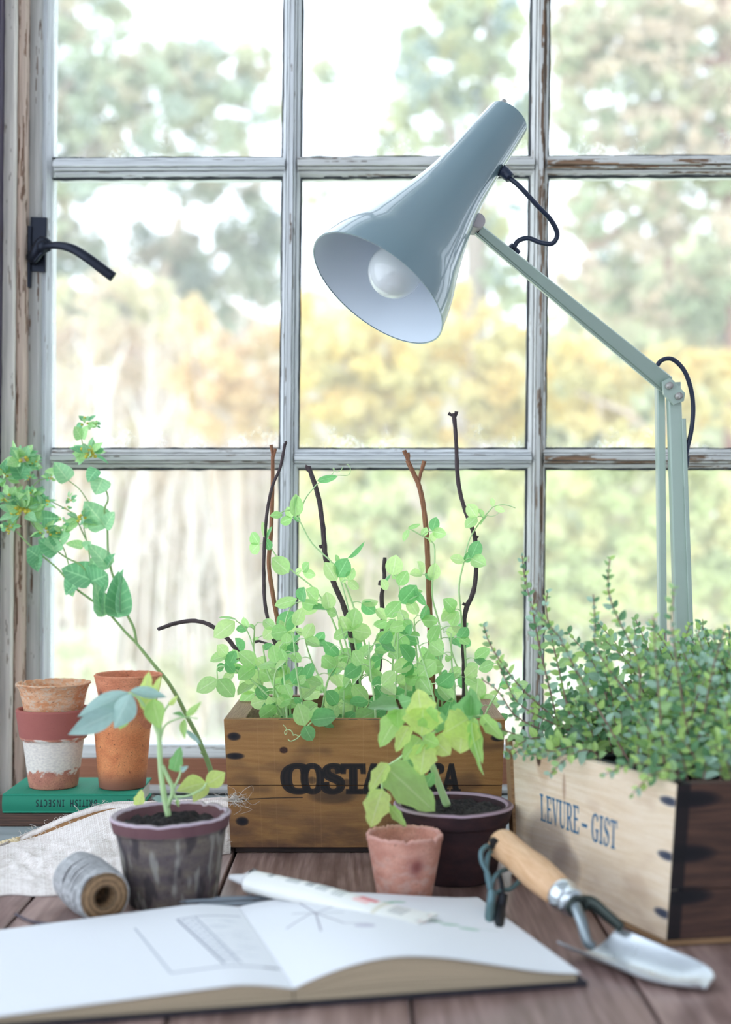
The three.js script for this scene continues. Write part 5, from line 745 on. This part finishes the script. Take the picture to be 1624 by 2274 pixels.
{ // tomato seedling in the plum-brown pot
  const d = 1.15, Q = (x, y, k = d) => P(x, y, k), t = thing('tomato_seedling', 'tomato seedling with lobed yellow green leaves in the wide plum-brown pot', 'seedling', Q(992, 1782, 1.165));
  const st = (pts, r0, r1, n = 'leaf_stalk') => part(t, n, tube(pts.map((p) => Q(p[0], p[1], p[2] ?? d)), [r0, r1], { s: 9, n: 30 }), stemM);
  st([[993, 1788, 1.16], [978, 1750, 1.155], [962, 1705, 1.15], [950, 1672], [946, 1650], [942, 1630]], 0.0036, 0.0022, 'stem');
  st([[950, 1655], [915, 1665], [880, 1690], [862, 1700]], 0.0018, 0.0012); st([[862, 1700], [850, 1730], [852, 1765], [868, 1790], [890, 1822]], 0.0014, 0.0008); st([[944, 1640], [920, 1615], [895, 1592], [885, 1575]], 0.0014, 0.0010); st([[945, 1636], [975, 1622], [1010, 1605], [1045, 1590], [1070, 1590]], 0.0014, 0.0010); st([[945, 1640], [940, 1600], [938, 1560]], 0.0012, 0.0008); st([[960, 1705], [940, 1690]], 0.0012, 0.0008);
  const L = (g, m, bx, by, tx, ty, w, roll = 0, k = d) => leaf(t, tomG[g], tomM[m], Q(bx, by, k), Q(bx + (tx - bx) * 1.18, by + (ty - by) * 1.18, k - 0.012), 1.28 * w * d / F, roll);
  L(0, 0, 940, 1572, 938, 1620, 66, 0.0, 1.13); L(0, 0, 936, 1600, 934, 1546, 52, 0.3, 1.135); L(1, 1, 940, 1580, 960, 1606, 40, 0.2, 1.13); L(1, 2, 958, 1600, 992, 1606, 34, 0.3);
  L(1, 1, 892, 1578, 850, 1640, 40, 0.1, 1.14); L(1, 2, 884, 1570, 836, 1556, 42, 0.8, 1.14); L(1, 1, 885, 1575, 880, 1600, 36, 0.4, 1.14); L(0, 0, 908, 1612, 884, 1658, 26, 0.1, 1.13); L(2, 2, 888, 1560, 910, 1556, 28, 0.6);
  L(0, 0, 1030, 1598, 1022, 1658, 62, 0.2, 1.13); L(0, 0, 1040, 1596, 1000, 1620, 54, -0.1, 1.13); L(0, 0, 962, 1640, 992, 1668, 42, 0.1, 1.13); L(1, 1, 1052, 1592, 1062, 1678, 24, 0.4, 1.13); L(1, 2, 1044, 1590, 1052, 1548, 34, 0.4, 1.14); L(2, 2, 1020, 1600, 1042, 1555, 46, 0.5, 1.145); L(1, 1, 1048, 1600, 1052, 1702, 12, 1.0, 1.125); L(0, 1, 1070, 1588, 1108, 1634, 26, 0.5, 1.14);
  L(0, 0, 945, 1652, 936, 1708, 46, 0.1, 1.125); L(1, 1, 935, 1640, 902, 1672, 34, 0.3, 1.13); L(0, 1, 942, 1640, 966, 1650, 30, 0.2, 1.13);
  L(2, 2, 900, 1680, 920, 1722, 42, 0.3, 1.14); L(2, 1, 856, 1702, 952, 1784, 68, -0.25, 1.12); L(0, 0, 862, 1695, 826, 1744, 28, 0.3, 1.12); L(0, 0, 850, 1752, 826, 1822, 44, 0.15, 1.11); L(1, 2, 848, 1760, 822, 1764, 22, 0.7, 1.12); L(1, 1, 868, 1790, 892, 1826, 18, 0.3, 1.115); L(2, 2, 945, 1745, 960, 1722, 22, 0.2, 1.14);
}

// ---------------------------------------------------------------- the garden beyond the glass
rnd = mulberry(99);
const GY = -0.65;
part(scene, 'ground', sheet(40, 40, (u, v) => { const x = lerp(-45, 45, u), z = lerp(-1.75, -70, v); return V(x, GY + 0.12 * n2(x * 0.12, z * 0.12) * sst(-z, 3, 9), z); }), std({ roughness: 1, map: tex(256, 256, (u, v) => { const k = fbm(u * 8, v * 8, 4); return mix3([240, 246, 222], [222, 234, 200], clamp(0.5 + k, 0, 1)); }, { rep: [12, 12] }) })).userData.kind = 'structure';
const sprayG = (() => { const l = leafGeo(LW.lance, { n: 3, c: 2, fold: 0.4, curl: 0.3 }), out = []; for (const [a, x, y, s] of [[0.1, 0, 0, 1], [1.0, 0.1, 0.1, 0.85], [-0.9, -0.1, 0.05, 0.9], [2.1, 0.15, -0.1, 0.8], [-2.2, -0.12, -0.12, 0.8]]) out.push(l.clone().scale(s * 0.62, s, s).rotateZ(a).rotateX(0.5 * Math.sin(a * 3)).rotateY(a * 1.7).translate(x, y, 0.1 * Math.sin(a))); return merge(out); })();
const leafOut = phy({ color: 0xffffff, roughness: 1, transmission: 0.35, thickness: 0 });
const barkPale = std({ color: col('#efeae4'), roughness: 0.9 }), barkGrey = std({ color: col('#a89a90'), roughness: 1 }), barkRed = std({ color: col('#b08a80'), roughness: 1 }), barkTan = std({ color: col('#d9c4b4'), roughness: 1 });
const WARM = new THREE.Color().setRGB(1.06, 1.0, 0.87);
const WPX = (x, y, d) => P(x, y, d);
// blobs: [pixel x, y, radius x, radius y, how many sprays per 1000 square pixels]; each is filled with clumps
function crown(t, blobs, d, tints, size, o = {}) {
  const M = [], C = [], m4 = new THREE.Matrix4(), e = new THREE.Euler(), q = new THREE.Quaternion(), cs = tints.map(col);
  for (const [bx, by, rx, ry, den = 3] of blobs) {
    const area = Math.PI * rx * ry / 1000, clumps = Math.max(3, Math.round(area * (o.clumps ?? 0.5))), per = Math.round(area * den * 2.0 * (o.dense ?? 1) / clumps), depth = (o.depth ?? 0.6) * Math.max(rx, ry) * d / F;
    for (let k = 0; k < clumps; k++) {
      const a = R(0, 6.283), r = Math.sqrt(rnd()), cx = bx + rx * r * Math.cos(a), cy = by + ry * r * Math.sin(a), cd = d + R(-1, 1) * depth, tint = pick(cs), cr = R(0.5, 1.1) * (o.clumpSize ?? 26);
      for (let i = 0; i < per; i++) {
        const g = () => (rnd() + rnd() + rnd() - 1.5) * 1.3, p = WPX(cx + g() * cr, cy + g() * cr * 0.75, cd).add(V(0, 0, g() * cr * d / F)), s = size * R(0.7, 1.5);
        e.set(R(-1.2, 1.2), R(0, 6.28), R(0, 6.28)); q.setFromEuler(e); M.push(m4.clone().compose(p, q, V(s, s, s))); const c = tint.clone().multiply(WARM).multiplyScalar(R(0.85, 1.12) * (o.tone ?? 0.86)); C.push(c);
      }
    }
  }
  const im = new THREE.InstancedMesh(sprayG, leafOut, M.length); M.forEach((m, i) => { im.setMatrixAt(i, m); im.setColorAt(i, C[i]); });
  im.name = 'foliage'; im.userData.kind = 'stuff'; im.position.copy(t.position).negate(); im.castShadow = im.receiveShadow = true; t.add(im); return im;
}
function tree(name, label, cat, d, foot, limbs, bark, blobs, tints, size, o) {
  const b = WPX(foot[0], 1180, d); b.y = GY; const t = thing(name, label, cat, b, o?.group);
  limbs.forEach(([pts, r0, r1], i) => { const p = pts.map((q) => q === 0 ? b.clone().add(V(0, -0.05, 0)) : WPX(q[0], q[1], q[2] ?? d)); part(t, i ? 'branch' : 'trunk', tube(p, [r0, r1], { s: 8, n: 24, bump: 0.08 }), bark); });
  if (blobs) crown(t, blobs, d, tints, size, o);
  return t;
}
tree('broadleaf_tree', 'pale green broadleaf tree filling the upper left panes', 'tree', 13, [-60], [[[0, [-40, 900], [20, 500], [90, 260]], 0.2, 0.12], [[[0 - 20, 620], [150, 380], [330, 230]], 0.1, 0.04], [[[60, 350], [200, 150], [420, 190], [560, 250]], 0.08, 0.03], [[[90, 260], [120, 100], [180, -60]], 0.08, 0.04]], barkGrey,
  [[150, 130, 150, 190, 5], [300, 250, 180, 110, 5], [470, 170, 120, 90, 4.5], [540, 270, 90, 90, 4], [150, 350, 130, 70, 4], [320, 350, 130, 40, 3], [80, 450, 90, 80, 4], [240, -60, 60, 90, 4], [360, 150, 100, 60, 4], [-50, 250, 120, 300, 4], [560, 130, 50, 60, 4], [710, 168, 34, 26, 6]], ['#d6e2d0', '#ccdccc', '#dfe4cf', '#cadad8', '#e0dacb'], 0.085, { clumps: 0.7 });
tree('broadleaf_tree', 'yellow green broadleaf tree behind the lamp shade', 'tree', 12, [1010], [[[0, [1040, 1000], [1060, 600], [1050, 350]], 0.16, 0.1], [[[1055, 420], [980, 250], [930, 130]], 0.07, 0.03], [[[1050, 350], [1090, 180], [1080, 20]], 0.07, 0.03]], barkGrey,
  [[980, 130, 85, 110, 4], [1060, 70, 110, 110, 4.5], [1080, 230, 110, 110, 4.5], [930, 280, 90, 60, 3.5], [1120, 330, 60, 60, 4], [880, 330, 60, 24, 3], [950, -60, 150, 60, 4], [1080, 450, 80, 60, 3], [1110, 560, 80, 70, 3.4], [1150, 640, 50, 60, 3], [720, 300, 40, 10, 3], [730, 430, 40, 16, 3], [770, 540, 40, 20, 3]], ['#dae4c2', '#ccdcca', '#e6e8c0', '#bcd2d8', '#d4e0c8'], 0.08, { clumps: 0.75 });
tree('conifer_tree', 'big conifer with beige green drooping boughs at the upper right', 'conifer', 9.5, [1640], [[[0, [1640, 1000], [1640, 500], [1620, 100], [1610, -200]], 0.13, 0.08], [[[1625, 300], [1450, 240], [1330, 300]], 0.05, 0.02], [[[1618, 150], [1420, 110], [1280, 160]], 0.05, 0.02], [[[1635, 480], [1450, 470], [1300, 560]], 0.05, 0.02], [[[1630, 400], [1680, 380], [1720, 420]], 0.05, 0.02]], barkRed,
  [[1420, 60, 190, 110, 6], [1540, 200, 150, 140, 6.5], [1330, 210, 100, 110, 5], [1290, 90, 80, 110, 4.5], [1460, 300, 150, 60, 5], [1550, 440, 110, 120, 6], [1380, 480, 140, 70, 5], [1300, 430, 70, 50, 4], [1590, 650, 70, 120, 6], [1450, 620, 110, 90, 5], [1330, 640, 90, 60, 4], [1280, 300, 60, 40, 3.4], [1530, -80, 200, 100, 5], [1660, 300, 80, 400, 5], [1480, 720, 120, 50, 5]], ['#efe6da', '#dee2cc', '#f2e6dc', '#d6dfca', '#ebdfd4', '#c8d8c0'], 0.06, { clumps: 0.9 });
tree('conifer_tree', 'darker green conifer boughs showing between the pale ones at the right', 'conifer', 10.5, [1500], [[[0, [1490, 900], [1480, 300], [1480, 60]], 0.06, 0.03]], barkRed, [[1490, 110, 50, 26, 9], [1460, 150, 40, 30, 8], [1600, 700, 40, 50, 9], [1480, 240, 16, 30, 8], [1330, 500, 30, 40, 7], [1340, 590, 28, 50, 7], [1290, 240, 30, 20, 6], [1560, 760, 60, 40, 6]], ['#8fae9c', '#a0b8a6', '#8a9f9c', '#a09ea4'], 0.06, { clumps: 1.4, clumpSize: 16 });
tree('broadleaf_tree', 'hazy grey green tree behind the latch panes', 'tree', 15, [330], [[[0, [340, 1000], [350, 700], [400, 480]], 0.14, 0.08], [[[350, 700], [430, 600], [520, 540]], 0.06, 0.03], [[[345, 760], [240, 620], [180, 560]], 0.06, 0.03]], barkTan,
  [[480, 590, 130, 80, 4.4], [340, 560, 80, 60, 3.6], [190, 590, 70, 70, 4], [160, 480, 50, 60, 4], [550, 500, 60, 90, 3.6], [430, 440, 70, 40, 3], [540, 650, 70, 60, 4.2], [250, 660, 110, 50, 4], [400, 660, 90, 50, 4.4], [610, 570, 30, 100, 3], [350, 400, 160, 20, 3]], ['#d6e2d8', '#e2e6de', '#cedce0', '#e2dad4'], 0.09, { clumps: 0.7, tone: 0.66, dense: 1.5 });
// the bare pinkish thicket with pale birch trunks
{
  const d = 11.5, b = WPX(330, 1180, d); b.y = GY; const t = thing('thicket', 'thicket of bare pinkish twigs beyond the left panes', 'thicket', b), g = [[], []];
  for (let k = 0; k < 340; k++) { const x = R(20, 1060), dd = d + R(-1.2, 1.6), f = WPX(x, 1180, dd), top = WPX(x + R(-90, 90), R(640, 1150), dd); f.y = GY; g[k % 2].push(tube([f, f.clone().lerp(top, 0.5).add(V(R(-0.1, 0.1), 0, 0)), top], [0.022, 0.006], { s: 3, n: 3 })); for (let j = 0; j < 2; j++) { const m = f.clone().lerp(top, R(0.35, 0.8)); g[(k + 1) % 2].push(tube([m, m.clone().add(V(R(-0.5, 0.5), R(0.2, 0.8), R(-0.2, 0.2)))], [0.009, 0.003], { s: 3, n: 1 })); } }
  part(t, 'twigs', g[0], std({ color: col('#f2e6de'), roughness: 1 })).userData.kind = 'stuff'; part(t, 'twigs', g[1], std({ color: col('#ecdcd2'), roughness: 1 })).userData.kind = 'stuff';
  crown(t, [[230, 680, 170, 60, 3.2], [330, 790, 170, 80, 3], [200, 950, 110, 150, 2], [400, 1100, 220, 150, 2.2], [300, 1300, 200, 150, 2], [500, 1350, 150, 150, 2]], d, ['#fcf2e8', '#f8eae0', '#fbf5e4', '#f2f3dc'], 0.07, { clumps: 0.6, dense: 1.9, tone: 0.84 });
}
[['white birch trunk leaning right, second from the window edge', 10.6, 0.085, [[235, 1560], [262, 1330], [285, 1200], [318, 1050], [340, 930]]], ['white birch trunk standing upright nearest the window edge', 10.9, 0.1, [[222, 1560], [222, 1300], [226, 1120], [232, 940], [228, 820]]], ['slim white birch trunk leaning left behind the bare arching twig', 11, 0.06, [[545, 1560], [520, 1380], [490, 1260], [455, 1130], [430, 1000]]], ['slim white birch trunk behind the left of the brown crate', 10.8, 0.06, [[380, 1560], [395, 1420], [440, 1280], [470, 1180]]]].forEach(([label, d, r, px]) => { const f = WPX(px[0][0], 1180, d); f.y = GY - 0.03; const t = thing('birch_tree', label, 'birch tree', f.clone()), pts = [f, ...px.slice(1).map((q) => WPX(q[0], q[1], d))]; part(t, 'trunk', tube(pts, [r, r * 0.45], { s: 10, n: 24, bump: 0.06 }), barkPale); const q = pts[pts.length - 1], m = pts[pts.length - 2]; for (const s of [-1, 1]) part(t, 'branch', tube([m.clone().lerp(q, s > 0 ? 0.2 : 0.6), m.clone().lerp(q, 0.8).add(V(s * 0.12, 0.12, 0)), q.clone().add(V(s * 0.22, 0.25, 0.05))], [r * 0.22, 0.006], { s: 6, n: 8 }), barkPale); });
// yellow and green shrubs
const shrub = (name, label, d, x, blobs, tints, size, o) => tree(name, label, 'shrub', d, [x], [[[0, [x, lerp(blobs[0][1], 1180, 0.3)], [blobs[0][0], blobs[0][1]]], 0.04, 0.015], ...blobs.slice(1).map((b) => [[0, [lerp(x, b[0], 0.6), lerp(1500, b[1], 0.6)], [b[0], b[1]]], 0.03, 0.01])], barkTan, blobs, tints, size, o);
const gold = ['#fff2ac', '#ffecaa', '#faf5c2', '#fff6c2', '#f6f2c0'], lime = ['#f2f8cc', '#eaf6ca', '#f8fcda', '#e4f0ca', '#fbf9d0'], grey = ['#c8d6c4', '#d0dcca', '#bfd0bf'];
shrub('golden_shrub', 'golden yellow shrub behind the left window bar', 9.5, 540, [[570, 830, 80, 130, 6], [450, 810, 70, 90, 4.5], [500, 930, 120, 60, 5], [420, 730, 40, 50, 4]], ['#fce8bc', '#fae2b8', '#faeecc', '#f8e6cc'], 0.06);
shrub('golden_shrub', 'golden yellow shrub under the lamp shade', 9.2, 830, [[760, 800, 120, 120, 6], [870, 840, 130, 120, 6], [800, 940, 170, 70, 6], [700, 720, 60, 60, 4.5], [860, 720, 70, 40, 4]], gold, 0.06);
shrub('golden_shrub', 'golden yellow shrub left of the middle right window bar', 9.3, 1080, [[1050, 780, 90, 110, 6], [1130, 860, 90, 120, 6], [1010, 920, 120, 90, 6], [1040, 690, 50, 50, 4]], gold, 0.06);
shrub('golden_shrub', 'golden yellow shrub behind the lamp elbow', 9, 1440, [[1280, 870, 90, 90, 6], [1400, 900, 120, 90, 6], [1560, 880, 110, 90, 6], [1300, 760, 60, 50, 4.5], [1560, 800, 70, 40, 5], [1480, 840, 60, 60, 5]], gold, 0.06);
shrub('green_shrub', 'lime green shrub behind the pea sticks', 8.4, 800, [[760, 1130, 110, 110, 5.5], [880, 1100, 120, 110, 6], [980, 1180, 110, 120, 6], [820, 1280, 140, 110, 6], [1000, 1050, 90, 60, 5], [700, 1250, 60, 100, 4]], lime, 0.055);
shrub('green_shrub', 'lime green shrub right of the tallest twig', 8.2, 1110, [[1100, 1100, 90, 100, 6], [1080, 1250, 100, 120, 6], [1150, 1380, 100, 120, 6], [1150, 1180, 60, 100, 5]], lime, 0.055);
shrub('green_shrub', 'lime green shrub behind the tall herb sprigs', 8, 1350, [[1290, 1130, 90, 110, 6], [1400, 1100, 110, 110, 6], [1340, 1270, 130, 110, 6], [1260, 1380, 90, 110, 5.5]], lime, 0.055);
shrub('green_shrub', 'lime green shrub behind the lower lamp arms', 8.1, 1530, [[1540, 1100, 110, 110, 6], [1480, 1240, 110, 110, 6], [1580, 1300, 110, 130, 6], [1640, 1180, 80, 150, 5]], lime, 0.055);
shrub('green_shrub', 'grey green shrub in the gaps between the lime ones', 8.8, 1180, [[1090, 1330, 60, 110, 7], [1320, 1150, 60, 34, 7], [1050, 1420, 60, 60, 6], [790, 1090, 50, 30, 7], [1500, 1330, 90, 60, 6], [1600, 1380, 60, 80, 6], [1250, 1300, 40, 60, 5]], grey, 0.055, { clumps: 1 });
shrub('green_shrub', 'pale low shrub at the foot of the birch trunks', 9.6, 420, [[420, 1500, 90, 60, 3], [180, 1480, 70, 70, 3], [540, 1480, 80, 80, 4]], ['#e6ecd4', '#dfe6cc', '#eceed8'], 0.06);
// the far hedge and woods that close the view
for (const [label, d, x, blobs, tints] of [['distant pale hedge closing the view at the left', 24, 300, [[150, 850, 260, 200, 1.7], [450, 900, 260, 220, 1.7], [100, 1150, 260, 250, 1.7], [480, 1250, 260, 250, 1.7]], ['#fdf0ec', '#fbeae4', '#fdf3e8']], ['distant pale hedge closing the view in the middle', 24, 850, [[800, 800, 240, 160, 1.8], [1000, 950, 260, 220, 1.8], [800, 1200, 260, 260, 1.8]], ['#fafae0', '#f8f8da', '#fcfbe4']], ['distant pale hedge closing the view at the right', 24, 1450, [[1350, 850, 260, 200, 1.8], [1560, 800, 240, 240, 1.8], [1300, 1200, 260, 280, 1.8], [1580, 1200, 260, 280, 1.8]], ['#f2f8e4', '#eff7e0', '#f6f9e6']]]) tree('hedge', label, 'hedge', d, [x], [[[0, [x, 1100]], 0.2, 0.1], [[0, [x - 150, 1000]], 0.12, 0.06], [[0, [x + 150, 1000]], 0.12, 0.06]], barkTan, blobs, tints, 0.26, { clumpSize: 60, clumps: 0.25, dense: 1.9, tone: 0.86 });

// the garden goes on to both sides of what the photograph shows
for (const [label, d, x] of [['hedge continuing the garden far to the left, outside the frame', 18, -900], ['hedge continuing the garden far to the right, outside the frame', 18, 2600]]) tree('hedge', label, 'hedge', d, [x], [[[0, [x, 1000]], 0.2, 0.1], [[0, [x - 250, 850]], 0.12, 0.06], [[0, [x + 250, 800]], 0.12, 0.06]], barkTan, [[x - 300, 900, 350, 320, 1.4], [x + 320, 850, 380, 340, 1.4], [x, 1250, 700, 260, 1.2], [x, 350, 420, 300, 0.9]], ['#e4ecd8', '#dce6d0', '#eaeedc'], 0.2, { clumpSize: 60, clumps: 0.25, dense: 1.4 });

renderer.render(scene, camera);
